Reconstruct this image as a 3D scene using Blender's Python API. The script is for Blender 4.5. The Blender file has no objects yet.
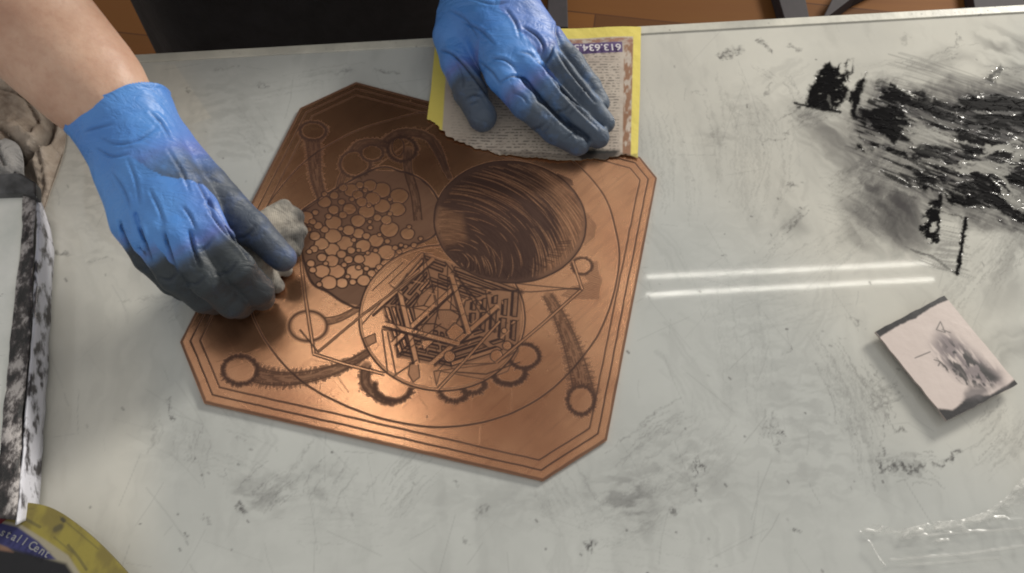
import bpy, math, random
import numpy as np
from mathutils import Vector, Matrix
random.seed(7); RNG = np.random.RandomState(7)
S = bpy.context.scene
COL = S.collection

# ---------------------------------------------------------------- camera
TAU, ROLL, FOC, H = 0.50, 0.02, 850.0, 0.55
_f = np.array([0, math.sin(TAU), -math.cos(TAU)]); _r0 = np.array([1.0, 0, 0]); _u0 = np.cross(_r0, _f)
_r = math.cos(ROLL)*_r0 + math.sin(ROLL)*_u0; _u = -math.sin(ROLL)*_r0 + math.cos(ROLL)*_u0
CAM = np.array([0, 0, H])
cd = bpy.data.cameras.new('camera'); cam = bpy.data.objects.new('camera', cd); COL.objects.link(cam)
cd.sensor_width = 36; cd.lens = FOC/1024*36; cd.clip_start = 0.01; cd.clip_end = 100
cam.matrix_world = Matrix(((_r[0], _u[0], -_f[0], 0), (_r[1], _u[1], -_f[1], 0), (_r[2], _u[2], -_f[2], H), (0, 0, 0, 1)))
S.camera = cam
S.view_settings.view_transform = 'Standard'; S.view_settings.look = 'None'
S.cycles.filter_width = 2.0; S.view_settings.exposure = 0; S.view_settings.gamma = 1

def W(px, py, z=0.0):
    d = _f + (px-512)/FOC*_r - (py-286.5)/FOC*_u
    t = (z-H)/d[2]; p = CAM + d*t
    return np.array([p[0], p[1], z])
def WW(pts, z=0.0): return np.array([W(p[0], p[1], p[2] if len(p) > 2 else z) for p in pts])

# ---------------------------------------------------------------- light
wd = bpy.data.worlds.new('World'); S.world = wd; wd.use_nodes = True
bg = wd.node_tree.nodes['Background']; bg.inputs[0].default_value = (1.0, 0.985, 0.95, 1); bg.inputs[1].default_value = 0.53
def area(name, loc, target, sx, sy, power, color, xdir=None):
    l = bpy.data.lights.new(name, 'AREA'); l.shape = 'RECTANGLE'; l.size = sx; l.size_y = sy; l.energy = power; l.color = color
    o = bpy.data.objects.new(name, l); COL.objects.link(o); o.location = loc
    z = (Vector(loc)-Vector(target)).normalized()
    x = Vector(xdir) if xdir else Vector((1, 0, 0)); x = (x - z*x.dot(z)).normalized(); y = z.cross(x)
    m = Matrix((x, y, z)).transposed().to_4x4(); m.translation = Vector(loc); o.matrix_world = m
    return o
def mirror_pt(px, py, z):               # where a lamp at height z hangs to be mirrored by the table at that pixel
    g = W(px, py); k = (z+H)/H
    return Vector((g[0]*k, g[1]*k, z))
for a, b in (((646, 277), (934, 263)), ((646, 295), (934, 279))):
    A = mirror_pt(*a, 2.0); B = mirror_pt(*b, 2.0); c = (A+B)/2
    area('fluorescent_tube', c, c-Vector((0, 0, 1)), (B-A).length, 0.013, 0.70, (1.0, 0.96, 0.86), (B-A))
area('key_area_light', (2.45, 2.85, 1.40), (0.35, 0.45, 0), 1.0, 0.6, 150, (1.0, 0.955, 0.87))  # unseen area light, added as the main light from the upper right
area('plate_sheen_light', mirror_pt(392, 392, 1.9), W(392, 392), 0.30, 0.17, 1.5, (1.0, 0.93, 0.80))  # unseen light, added so its reflection brightens the lower plate

# ---------------------------------------------------------------- helpers
def vnoise(x, y, seed=0):
    x = np.asarray(x, float); y = np.asarray(y, float)
    xi = np.floor(x).astype(np.int64); yi = np.floor(y).astype(np.int64); xf = x-xi; yf = y-yi
    def h(a, b):
        n = (a*374761393 + b*668265263 + seed*1442695041) & 0xffffffff
        n = ((n ^ (n >> 13))*1274126177) & 0xffffffff
        n = ((n ^ (n >> 16))*2246822519) & 0xffffffff
        return ((n >> 8) & 0xffff)/65535.0
    u = xf*xf*(3-2*xf); v = yf*yf*(3-2*yf)
    return (h(xi, yi)*(1-u)+h(xi+1, yi)*u)*(1-v) + (h(xi, yi+1)*(1-u)+h(xi+1, yi+1)*u)*v
def fbm(x, y, seed=0, o=4):
    s = 0; a = 0.5; t = 0
    for i in range(o): s = s+a*vnoise(x*2**i, y*2**i, seed+i*17); t += a; a *= 0.55
    return s/t
def n3(x, y, z, seed=0): return (vnoise(x+z*0.71, y-z*0.43, seed)+vnoise(y+x*.37, z+x*.29, seed+5)+vnoise(z-y*.31, x+y*.2, seed+9))/3
def sst(a, b, x):
    t = np.clip((x-a)/(b-a), 0, 1); return t*t*(3-2*t)
def spline(pts, n=8, closed=False):
    P = np.array(pts, float); N = len(P); out = []
    for i in range(N if closed else N-1):
        g = (lambda k: P[k % N]) if closed else (lambda k: P[min(max(k, 0), N-1)])
        a, b, c, d = g(i-1), g(i), g(i+1), g(i+2)
        for t in np.linspace(0, 1, n, endpoint=False):
            out.append(0.5*((2*b)+(c-a)*t+(2*a-5*b+4*c-d)*t*t+(3*b-a-3*c+d)*t**3))
    out.append(P[0] if closed else P[-1]); return np.array(out)

class Canvas:
    """scalar layers over a rectangle of a surface, in metres; pixel points are first laid on the surface."""
    def __init__(s, x0, x1, y0, y1, res, to_local, z=0.0):
        s.x = np.arange(x0, x1+res/2, res); s.y = np.arange(y0, y1+res/2, res); s.res = res; s.tl = to_local; s.z = z
        s.X, s.Y = np.meshgrid(s.x, s.y)
    def new(s): return np.zeros(s.X.shape)
    def L(s, pts): return np.array([s.tl(W(p[0], p[1], s.z)) for p in pts])
    def win(s, P, m):
        i0 = max(int((P[:, 0].min()-m-s.x[0])/s.res), 0); i1 = min(int((P[:, 0].max()+m-s.x[0])/s.res)+2, len(s.x))
        j0 = max(int((P[:, 1].min()-m-s.y[0])/s.res), 0); j1 = min(int((P[:, 1].max()+m-s.y[0])/s.res)+2, len(s.y))
        return slice(j0, j1), slice(i0, i1)
    def line(s, A, pts, w, v=1.0, soft=None, local=False, taper=False, mode='max'):
        P = np.array(pts, float) if (local or isinstance(pts, np.ndarray)) else s.L(pts)
        soft = soft if soft is not None else max(w*0.5, s.res*0.8)
        n = len(P)-1
        for k in range(n):
            a, b = P[k], P[k+1]; ww = w*(math.sin(math.pi*(k+0.5)/n)**0.5 if taper else 1)
            sl = s.win(np.array([a, b]), ww+soft)
            X, Y = s.X[sl], s.Y[sl]
            if X.size == 0: continue
            d = b-a; q = max(d@d, 1e-12); t = np.clip(((X-a[0])*d[0]+(Y-a[1])*d[1])/q, 0, 1)
            D = np.hypot(X-a[0]-t*d[0], Y-a[1]-t*d[1])
            m = v*(1-sst(max(ww/2-soft/2, 0), ww/2+soft/2, D))
            if mode == 'max': A[sl] = np.maximum(A[sl], m)
            else: A[sl] *= 1-m
    def sd(s, P, sl):
        X, Y = s.X[sl], s.Y[sl]; D = np.full(X.shape, 1e9); ins = np.zeros(X.shape, bool); n = len(P)
        for k in range(n):
            a, b = P[k], P[(k+1) % n]; d = b-a; q = max(d@d, 1e-12)
            t = np.clip(((X-a[0])*d[0]+(Y-a[1])*d[1])/q, 0, 1)
            D = np.minimum(D, np.hypot(X-a[0]-t*d[0], Y-a[1]-t*d[1]))
            c = ((a[1] > Y) != (b[1] > Y)); xx = a[0]+(Y-a[1])*(b[0]-a[0])/(b[1]-a[1] if b[1] != a[1] else 1e-12)
            ins ^= c & (X < xx)
        return np.where(ins, -D, D)
    def poly(s, A, pts, v=1.0, soft=0.001, tex=None, local=False, rough=0.0, mode='max'):
        P = np.array(pts, float) if local else s.L(pts)
        sl = s.win(P, soft+rough*2); 
        if s.X[sl].size == 0: return
        D = s.sd(P, sl)
        if rough: D = D+(fbm(s.X[sl]/0.008, s.Y[sl]/0.008, 3)-0.5)*2*rough
        m = v*(1-sst(-soft, soft, D))
        if tex is not None: m = m*tex(s.X[sl], s.Y[sl])
        if mode == 'max': A[sl] = np.maximum(A[sl], m)
        elif mode == 'mul': A[sl] *= 1-m
        else: A[sl] = 1-(1-A[sl])*(1-m)
def streak(ang_px, Lu, Lv, lo, hi, seed, o=3, at=(800, 200)):
    a = W(*at); b = W(at[0]+math.cos(ang_px), at[1]+math.sin(ang_px)); th = math.atan2(b[1]-a[1], b[0]-a[0])
    c, sn = math.cos(th), math.sin(th)
    return lambda X, Y: sst(lo, hi, fbm((X*c+Y*sn)/Lu, (-X*sn+Y*c)/Lv, seed, o))

def setattrs(me, **kw):
    for k, v in kw.items():
        v = np.asarray(v, np.float32)
        if v.ndim == 2:
            a = me.attributes.new(k, 'FLOAT_COLOR', 'POINT')
            if v.shape[1] == 3: v = np.c_[v, np.ones(len(v))]
            a.data.foreach_set('color', v.astype(np.float32).ravel())
        else:
            a = me.attributes.new(k, 'FLOAT', 'POINT'); a.data.foreach_set('value', v)
def npmesh(name, V, F, smooth=True):
    """V nx3, F list of int arrays (m x k)"""
    me = bpy.data.meshes.new(name); V = np.asarray(V, np.float32)
    me.vertices.add(len(V)); me.vertices.foreach_set('co', V.ravel())
    Fs = [np.asarray(f) for f in (F if isinstance(F, list) else [F]) if len(f)]
    loops = np.concatenate([f.ravel() for f in Fs]).astype(np.int32)
    tot = np.concatenate([np.full(len(f), f.shape[1]) for f in Fs]).astype(np.int32)
    st = np.concatenate([[0], np.cumsum(tot)[:-1]]).astype(np.int32)
    me.loops.add(len(loops)); me.loops.foreach_set('vertex_index', loops)
    me.polygons.add(len(tot)); me.polygons.foreach_set('loop_start', st)
    try: me.polygons.foreach_set('loop_total', tot)
    except Exception: pass
    me.update(calc_edges=True); me.validate()
    me.polygons.foreach_set('use_smooth', np.full(len(me.polygons), smooth, dtype=bool))
    return me
def obj(name, me, mat=None, parent=None):
    o = bpy.data.objects.new(name, me); COL.objects.link(o)
    if mat is not None and not me.materials: me.materials.append(mat)
    if parent is not None: o.parent = parent
    return o
def tag(o, label, cat, group=None):
    o['label'] = label; o['category'] = cat
    if group: o['group'] = group
    return o
def empty(name, loc=(0, 0, 0)):
    o = bpy.data.objects.new(name, None); COL.objects.link(o); o.location = loc; o.empty_display_size = 0.05; return o
def keep(o, parent):                       # parent an object without moving it
    o.parent = parent; o.matrix_parent_inverse = Matrix.Translation(-parent.location); return o

def sheet(name, P, x, y, attrs, ztop, thick, mat, zf=None, parent=None):
    """a slab whose outline is polygon P and whose top carries a fine grid (outside points pulled to the outline)"""
    X, Y = np.meshgrid(x, y); sh = X.shape; X = X.ravel(); Y = Y.ravel(); n = len(P)
    D = np.full(X.shape, 1e9); CX = X.copy(); CY = Y.copy(); ins = np.zeros(X.shape, bool)
    for k in range(n):
        a, b = P[k], P[(k+1) % n]; d = b-a; q = max(d@d, 1e-12)
        t = np.clip(((X-a[0])*d[0]+(Y-a[1])*d[1])/q, 0, 1); qx = a[0]+t*d[0]; qy = a[1]+t*d[1]
        dd = np.hypot(X-qx, Y-qy); m = dd < D; D = np.where(m, dd, D); CX = np.where(m, qx, CX); CY = np.where(m, qy, CY)
        c = ((a[1] > Y) != (b[1] > Y)); xx = a[0]+(Y-a[1])*(b[0]-a[0])/(b[1]-a[1] if b[1] != a[1] else 1e-12)
        ins ^= c & (X < xx)
    Xn = np.where(ins, X, CX); Yn = np.where(ins, Y, CY)
    idx = np.arange(len(X)).reshape(sh)
    q = np.stack([idx[:-1, :-1], idx[:-1, 1:], idx[1:, 1:], idx[1:, :-1]], -1).reshape(-1, 4)
    q = q[ins[q].any(1)]
    used = np.zeros(len(X), bool); used[q] = True; remap = np.cumsum(used)-1
    Z = np.full(len(X), ztop) if zf is None else zf(Xn, Yn)
    V = np.c_[Xn, Yn, Z][used]; q = remap[q]; nv = len(V)
    # rim walls from the outline, subdivided
    R = []
    for k in range(n):
        a, b = P[k], P[(k+1) % n]; m = max(int(np.hypot(*(b-a))/0.004), 1)
        for t in range(m): R.append(a+(b-a)*t/m)
    R = np.array(R); zr = np.full(len(R), ztop) if zf is None else zf(R[:, 0], R[:, 1])
    T = np.c_[R, zr]; B = np.c_[R, zr-thick]; m = len(R)
    i = np.arange(m); j = (i+1) % m
    walls = np.stack([nv+i, nv+j, nv+m+j, nv+m+i], -1)
    if zf is None: low = (nv+m+i)[None, :]; VV = np.r_[V, T, B]
    else: VB = V.copy(); VB[:, 2] -= thick; low = q[:, ::-1]+nv+2*m; VV = np.r_[V, T, B, VB]
    me = npmesh(name, VV, [q, walls, low], False); ex_ = len(VV)-nv
    for k, v in attrs.items():
        v = np.asarray(v)
        if v.ndim == 3: vv = np.r_[v.reshape(-1, v.shape[2])[used], np.full((ex_, v.shape[2]), 0.0)]
        else: vv = np.r_[v.ravel()[used], np.full(ex_, 0.0)]
        if k == 'tint': vv[-ex_:] = v.reshape(-1, v.shape[2]).mean(0)*0.8
        setattrs(me, **{k: vv})
    return obj(name, me, mat, parent)

# ---------------------------------------------------------------- material helpers
def mat(name):
    m = bpy.data.materials.new(name); m.use_nodes = True; nt = m.node_tree; p = nt.nodes['Principled BSDF']; return m, nt, p
def N(nt, t, **kw):
    n = nt.nodes.new('ShaderNode'+t)
    for k, v in kw.items():
        if k.startswith('i_'): 
            key = k[2:].replace('_', ' ')
            n.inputs[int(key) if key.isdigit() else key].default_value = v
        else: setattr(n, k, v)
    return n
def attr(nt, name, out='Fac'): return N(nt, 'Attribute', attribute_name=name).outputs[out]
def mix(nt, fac, a, b):
    m = N(nt, 'Mix', data_type='RGBA')
    for s_, v in ((0, fac), (6, a), (7, b)):
        if isinstance(v, bpy.types.NodeSocket): nt.links.new(v, m.inputs[s_])
        else: m.inputs[s_].default_value = v if s_ == 0 else (*v, 1) if len(v) == 3 else v
    return m.outputs[2]
def math_(nt, op, a, b=0.0, clamp=False):
    m = N(nt, 'Math', operation=op, use_clamp=clamp)
    for i, v in ((0, a), (1, b)):
        if isinstance(v, bpy.types.NodeSocket): nt.links.new(v, m.inputs[i])
        else: m.inputs[i].default_value = v
    return m.outputs[0]
def noise(nt, scale, detail=4, rough=0.55, coord='Object', stretch=None, dist=0.0):
    tc = N(nt, 'TexCoord').outputs[coord]
    if stretch:
        mp = N(nt, 'Mapping'); mp.inputs['Scale'].default_value = stretch[:3]
        if len(stretch) > 3: mp.inputs['Rotation'].default_value = (0, 0, stretch[3])
        nt.links.new(tc, mp.inputs[0]); tc = mp.outputs[0]
    n = N(nt, 'TexNoise'); n.inputs['Scale'].default_value = scale; n.inputs['Detail'].default_value = detail
    n.inputs['Roughness'].default_value = rough; n.inputs['Distortion'].default_value = dist
    nt.links.new(tc, n.inputs['Vector']); return n.outputs[0]
def ramp(nt, fac, stops):
    r = N(nt, 'ValToRGB'); nt.links.new(fac, r.inputs[0]); e = r.color_ramp.elements
    for i, (p, c) in enumerate(stops):
        el = e[i] if i < 2 else e.new(p)
        el.position = p; el.color = (*c, 1) if not np.isscalar(c) else (c, c, c, 1)
    return r.outputs[0]
def bump(nt, p, h, strength, dist, chain=None):
    b = N(nt, 'Bump'); b.inputs['Strength'].default_value = strength; b.inputs['Distance'].default_value = dist
    nt.links.new(h, b.inputs['Height'])
    if chain is not None: nt.links.new(chain, b.inputs['Normal'])
    nt.links.new(b.outputs[0], p.inputs['Normal']); return b.outputs[0]
def simple(name, color, rough=0.6, metal=0.0, var=0.15, scale=60, bs=0.2, bd=0.001, bscale=None):
    m, nt, p = mat(name); f = noise(nt, scale, 5)
    c2 = tuple(max(c*(1-var*2.2), 0) for c in color); c3 = tuple(min(c*(1+var), 1) for c in color)
    nt.links.new(ramp(nt, f, [(0.3, c2), (0.7, c3)]), p.inputs['Base Color'])
    p.inputs['Roughness'].default_value = rough; p.inputs['Metallic'].default_value = metal
    if bs: bump(nt, p, noise(nt, bscale or scale*4, 4), bs, bd)
    return m
def box(name, pts, z0, z1, m, parent=None, bevel=0.0, smooth=False):
    """prism over a world-space polygon"""
    P = np.array([p[:2] for p in pts]); n = len(P)
    a = 0.5*sum(P[i][0]*P[(i+1) % n][1]-P[(i+1) % n][0]*P[i][1] for i in range(n))
    if a < 0: P = P[::-1]
    V = np.r_[np.c_[P, np.full(n, z0)], np.c_[P, np.full(n, z1)]]; i = np.arange(n); j = (i+1) % n
    me = npmesh(name, V, [np.stack([i, j, n+j, n+i], -1), (n+i)[None, :], i[::-1][None, :]], smooth)
    o = obj(name, me, m, parent)
    if bevel:
        b = o.modifiers.new('bevel', 'BEVEL'); b.width = bevel; b.segments = 3; b.limit_method = 'ANGLE'
    return o

# ================================================================ FLOOR
fm, nt, p = mat('floor_boards')
tc = N(nt, 'TexCoord'); mp = N(nt, 'Mapping'); nt.links.new(tc.outputs['Object'], mp.inputs[0]); mp.inputs['Rotation'].default_value = (0, 0, 0.12)
br = N(nt, 'TexBrick'); nt.links.new(mp.outputs[0], br.inputs[0])
br.inputs['Scale'].default_value = 1.0; br.inputs['Brick Width'].default_value = 1.1; br.inputs['Row Height'].default_value = 0.11
br.inputs['Mortar Size'].default_value = 0.002; br.inputs['Color1'].default_value = (0.17, 0.068, 0.012, 1); br.inputs['Color2'].default_value = (0.05, 0.021, 0.005, 1)
br.inputs['Mortar'].default_value = (0.02, 0.008, 0.004, 1)
g = noise(nt, 6, 6, 0.6, stretch=(0.6, 9, 1, 0.12))
nt.links.new(mix(nt, math_(nt, 'MULTIPLY', g, 0.9), br.outputs[0], (0.10, 0.035, 0.008)), p.inputs['Base Color']); p.inputs['Roughness'].default_value = 0.6; p.inputs['Specular IOR Level'].default_value = .15
me = npmesh('floor', [(-6, -4, -0.9), (6, -4, -0.9), (6, 8, -0.9), (-6, 8, -0.9)], np.array([[0, 1, 2, 3]]), False)
fl = obj('floor', me, fm); fl['kind'] = 'structure'

# ================================================================ TABLE
e0 = W(140, 62); e1 = W(1024, 12)
ex = (e1-e0)[:2]; ex /= np.linalg.norm(ex); ey = np.array([-ex[1], ex[0]]); E0 = e0[:2]
def t_loc(w): d = w[:2]-E0; return np.array([d@ex, d@ey])
ROT = Matrix(((ex[0], ey[0], 0, E0[0]), (ex[1], ey[1], 0, E0[1]), (0, 0, 1, 0), (0, 0, 0, 1)))
cx = [t_loc(W(*q)) for q in ((-10, 50), (1140, 0), (1140, 590), (-10, 590))]
T = Canvas(min(c[0] for c in cx), max(c[0] for c in cx), min(c[1] for c in cx), 0.0, 0.0008, t_loc)
ink, thick, film, cream, wax = T.new(), T.new(), T.new(), T.new(), T.new()
X, Y = T.X, T.Y
def px_smear(A, c, ang, L, wd, n, v, w=0.0009, curve=0.0, seed=0, soft=None):
    """n fine strokes in direction ang (image degrees) around pixel point c"""
    r = random.Random(seed+int(c[0]*13+c[1]*7)); a = math.radians(ang); dx, dy = math.cos(a), math.sin(a)
    for i in range(n):
        o = r.uniform(-wd/2, wd/2); l = L*r.uniform(0.25, 1.0); s0 = r.uniform(-L/2, L/2-l*0.6)
        k = curve*r.uniform(0.6, 1.4); pts = []
        for t in (0, .25, .5, .75, 1):
            u = s0+l*t; q = k*((t-.5)**2*4-1)*l*0.25
            pts.append((c[0]+dx*u-dy*(o+q), c[1]+dy*u+dx*(o+q)))
        T.line(A, pts, w*r.uniform(0.5, 1.6), v*r.uniform(0.25, 1), soft=soft, taper=True)
# broad dirt film
film += 0.10*sst(0.42, 0.75, fbm(X/0.09, Y/0.13, 11, 5))
film += 0.08*sst(0.5, 0.8, fbm(X/0.012, Y/0.05, 15, 4))
def wash(pts, v, soft, ang=None, lo=.3, hi=.7, Lu=.05, Lv=.006, seed=1, A=None, rough=0.0):
    tex = streak(math.radians(ang), Lu, Lv, lo, hi, seed) if ang is not None else None
    T.poly(film if A is None else A, pts, v, soft, tex, rough=rough, mode='screen')
# wiped ink haze, upper right
wash([(800, 105), (860, 115), (900, 170), (930, 200), (925, 240), (880, 225), (835, 165)], 0.55, 0.026, 45, .15, .65, .05, .007, 44, rough=.01)
wash([(850, 210), (905, 190), (930, 200), (925, 250), (880, 246)], 0.50, 0.020, 60, .15, .6, .04, .006, 45, rough=.008)
wash([(790, 112), (850, 112), (905, 150), (910, 200), (895, 235), (860, 215), (830, 170), (800, 140)], 0.42, 0.022, 40, .25, .7, .04, .010, 5)
wash([(850, 180), (915, 175), (920, 250), (880, 255), (845, 240)], 0.55, 0.016, 55, .2, .7, .05, .012, 6)
wash([(880, 195), (920, 200), (925, 245), (890, 240)], 0.55, 0.010, 80, .1, .6, .04, .01, 7)
wash([(830, 70), (900, 62), (960, 68), (960, 95), (860, 92)], 0.20, 0.02, 0, .2, .7, .08, .02, 8)
wash([(905, 66), (945, 50), (972, 55), (940, 70), (905, 80)], 0.35, 0.012, -20, .2, .7, .05, .006, 9)
wash([(985, 28), (1030, 40), (1030, 75), (1000, 70), (980, 60)], 0.50, 0.015, 35, .3, .65, .04, .01, 10)
wash([(760, 120), (830, 112), (870, 180), (860, 235), (780, 230), (740, 190)], 0.13, 0.03, 60, .3, .7, .06, .01, 12)
wash([(980, 255), (1035, 215), (1035, 300), (990, 320)], 0.30, 0.02, -50, .25, .7, .05, .01, 13)
wash([(985, 345), (1010, 330), (1035, 325), (1035, 350), (1000, 360)], 0.38, 0.008, -15, .1, .6, .05, .01, 14)
wash([(800, 212), (806, 230), (792, 232), (784, 226)], 0.35, 0.008)
wash([(930, 340), (1000, 400), (1035, 420), (1035, 480), (990, 470)], 0.14, 0.025, 120, .3, .7, .05, .01, 15)
# plate-side and lower smudges; the tall one at far left is a painted shadow
for (x, y, rx, ry, v) in ((265, 492, 26, 14, .42), (322, 488, 26, 16, .22), (622, 498, 30, 14, .34), (640, 520, 16, 18, .2), (172, 446, 34, 26, .12), (665, 470, 50, 34, .22),
                          (745, 110, 20, 26, .14), (715, 140, 14, 10, .24), (812, 430, 36, 70, .12), (735, 250, 60, 50, .07), (225, 110, 40, 40, .16), (90, 180, 26, 90, .18), (905, 235, 30, 20, .12),
                          (560, 505, 60, 25, .10), (760, 340, 45, 60, .10), (470, 500, 60, 20, .09), (790, 460, 110, 60, .08), (330, 530, 120, 40, .05)):
    pts = [(x+rx*math.cos(t), y+ry*math.sin(t)) for t in np.linspace(0, 6.28, 14, endpoint=False)]
    T.poly(film, pts, v, min(rx, ry)*0.0009, lambda a, b: 0.15+0.95*sst(.3, .7, fbm(a/0.010, b/0.004, 31)), rough=0.006, mode='screen')
# fine stroke bundles: (centre, angle, length, width, count, strength, curve)
for q in (((690, 130), 82, 120, 120, 60, .20, .2), ((760, 150), 95, 90, 60, 40, .22, .3), ((745, 115), 60, 60, 40, 26, .25, .5), ((800, 112), -28, 60, 26, 26, .50, .1), ((812, 118), -22, 46, 16, 20, .45, .1),
          ((790, 85), 60, 26, 10, 7, .5, .3), ((760, 70), 35, 30, 10, 6, .4, .2), ((870, 185), -25, 80, 50, 60, .40, .15), ((845, 205), 20, 70, 50, 40, .25, .2), ((890, 200), -60, 60, 50, 50, .45, .2),
          ((760, 300), -15, 120, 80, 30, .12, .1), ((700, 450), 140, 90, 60, 30, .16, .4), ((650, 500), 150, 90, 50, 24, .2, .3), ((640, 440), -35, 80, 24, 12, .3, .2), ((560, 490), 60, 60, 60, 26, .2, .2),
          ((400, 490), -50, 70, 50, 20, .25, .2), ((320, 480), -60, 50, 60, 22, .25, .3), ((265, 490), -40, 40, 50, 26, .35, .2), ((180, 440), 100, 40, 60, 22, .25, .4), ((230, 440), 20, 60, 80, 18, .14, .2),
          ((840, 390), 70, 130, 30, 40, .30, .3), ((870, 385), 60, 60, 26, 20, .4, .2), ((880, 400), -20, 34, 20, 14, .5, .1), ((940, 385), -60, 60, 30, 12, .25, .2), ((1000, 430), 130, 60, 60, 30, .3, .3),
          ((960, 290), -50, 90, 30, 24, .25, .1), ((1010, 250), -55, 100, 40, 40, .3, .15), ((930, 60), -18, 60, 12, 10, .5, .3), ((1005, 70), 3, 50, 12, 8, .5, 0), ((740, 330), 85, 120, 70, 26, .14, .1), ((600, 540), 10, 140, 60, 16, .1, .1),
          ((880, 75), -5, 100, 20, 14, .14, .3), ((835, 260), -35, 90, 60, 22, .22, .1), ((780, 240), -45, 60, 14, 8, .4, .1), ((250, 130), 60, 60, 40, 10, .14, .2), ((290, 85), -10, 90, 20, 12, .2, .1), ((150, 300), -3, 70, 6, 8, .3, .1), ((175, 310), -35, 30, 20, 8, .3, .2),
          ((770, 430), -80, 30, 20, 12, .4, .1), ((905, 460), -4, 60, 12, 12, .35, .3), ((900, 478), 5, 60, 12, 8, .3, .5), ((330, 520), 3, 120, 60, 14, .12, .1), ((980, 215), 30, 80, 30, 22, .3, .1)):
    px_smear(ink, q[0], q[1], q[2], q[3], q[4], q[5], 0.0009, q[6], 1)
# marks singled out by the eye
marks = T.new(); r0_ = random.Random(99)
for pts, w, v in (([(698, 458), (696, 474), (694, 492)], .0014, .75), ([(694, 458), (692, 470)], .001, .6), ([(701, 460), (703, 468)], .0014, .7), ([(673, 512), (676, 514)], .0028, .8), ([(759, 426), (768, 429), (782, 433)], .0012, .75), ([(778, 440), (777, 452)], .0012, .5),
                  ([(795, 530), (800, 530)], .0018, .7), ([(591, 540), (589, 549)], .0026, .9), ([(240, 504), (242, 511)], .0028, .9), ([(169, 402), (172, 418)], .0022, .7), ([(884, 420), (883, 440), (880, 466), (886, 472)], .0012, .55), ([(880, 462), (883, 470), (893, 468)], .003, .85),
                  ([(893, 468), (905, 465), (920, 466)], .005, .9), ([(905, 470), (918, 471)], .004, .8), ([(935, 467), (950, 462), (962, 450)], .0018, .75), ([(895, 430), (905, 431)], .002, .7), ([(866, 388), (884, 379)], .0014, .5), ([(872, 395), (882, 400), (893, 390)], .0012, .4),
                  ([(760, 40), (770, 50)], .003, .85), ([(790, 44), (798, 50)], .0025, .75), ([(720, 55), (732, 50), (740, 49)], .005, .7), ([(722, 58), (738, 53)], .003, .8), ([(955, 45), (959, 40), (957, 32)], .0025, .7), ([(772, 82), (768, 90), (766, 95)], .0022, .55),
                  ([(788, 186), (794, 184)], .003, .7), ([(796, 211), (800, 216), (791, 228)], .002, .6), ([(763, 144), (790, 134)], .0014, .6), ([(690, 92), (705, 94)], .0015, .3), ([(850, 318), (856, 322)], .004, .55), ([(790, 345), (786, 352)], .0015, .5), ([(840, 335), (845, 340)], .0015, .5),
                  ([(262, 86), (264, 88)], .0025, .7), ([(188, 88), (190, 90)], .002, .6), ([(215, 70), (240, 66)], .001, .4), ([(335, 74), (350, 70)], .003, .45), ([(375, 70), (398, 73)], .0022, .5), ([(906, 35), (904, 42)], .004, .3), ([(52, 253), (66, 254)], .003, .6), ([(112, 258), (90, 262)], .0015, .4),
                  ([(183, 533), (187, 536)], .0018, .6), ([(205, 514), (208, 522)], .001, .4), ([(223, 470), (224, 482)], .001, .6), ([(232, 437), (245, 442)], .001, .4), ([(478, 515), (484, 510)], .0035, .5), ([(464, 540), (468, 544)], .0015, .5), ([(453, 480), (456, 486)], .0012, .5)):
    T.line(marks, pts, w*1.1, v, soft=w*1.1, taper=True)
T.poly(film, [(963, 42), (957, 66), (975, 64), (978, 50)], 0.0)
def warp(C_, A, amp, sc, seed):
    di = ((fbm(C_.X/sc, C_.Y/sc, seed, 3)-.5)*2*amp/C_.res).round().astype(int); dj = ((fbm(C_.X/sc, C_.Y/sc, seed+7, 3)-.5)*2*amp/C_.res).round().astype(int)
    J_, I_ = np.indices(A.shape); return A[np.clip(J_+dj, 0, A.shape[0]-1), np.clip(I_+di, 0, A.shape[1]-1)]
marks = warp(T, marks, .004, .004, 95)*(.35+.65*sst(.35, .55, fbm(X/.0022, Y/.0022, 96, 3)))
ink = np.maximum(ink, marks)
for i in range(46):
    x, y = r0_.uniform(60, 1010), r0_.uniform(50, 560); a_ = r0_.gauss(70, 45)
    px_smear(film, (x, y), a_, r0_.uniform(40, 130), r0_.uniform(20, 60), 16, r0_.uniform(.05, .16), r0_.uniform(.002, .005), .3, 50+i, soft=.004)
film = warp(T, film, .005, .012, 93)
ink = warp(T, ink, .0022, .004, 92)*(.45+.55*sst(.30, .60, fbm(X/.003, Y/.003, 94, 4)))
# thick glossy ink patches
def patch(pts, ang, lo, hi, Lu, Lv, seed, v=1.0, soft=.0016, rough=.0035):
    T.poly(thick, pts, v, soft, streak(math.radians(ang), Lu, Lv, lo, hi, seed), rough=rough)
patch([(812, 84), (822, 66), (830, 60), (836, 68), (848, 60), (853, 58), (852, 74), (846, 96), (838, 112), (818, 110), (796, 108), (806, 98)], 100, .26, .38, .020, .007, 21)
patch([(820, 84), (848, 72), (840, 108), (824, 108)], 100, .12, .3, .02, .007, 22)
T.line(thick, [(795, 103), (815, 108), (840, 112)], .003, .95)
patch([(849, 112), (852, 92), (862, 76), (866, 72), (865, 84), (858, 108), (855, 120)], 105, .15, .3, .02, .006, 23)
patch([(862, 114), (878, 106), (892, 104), (905, 110), (908, 122), (903, 128), (896, 146), (884, 138), (872, 128)], 35, .05, .2, .014, .006, 24)
patch([(856, 128), (874, 150), (868, 156), (856, 148)], 60, .35, .5, .02, .005, 25)
patch([(884, 86), (900, 90), (922, 100), (940, 112), (930, 114), (905, 102), (888, 96)], 28, 0.22, 0.41, .016, .004, 26)
patch([(935, 120), (950, 128), (945, 130)], 28, .2, .4, .016, .004, 27)
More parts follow.
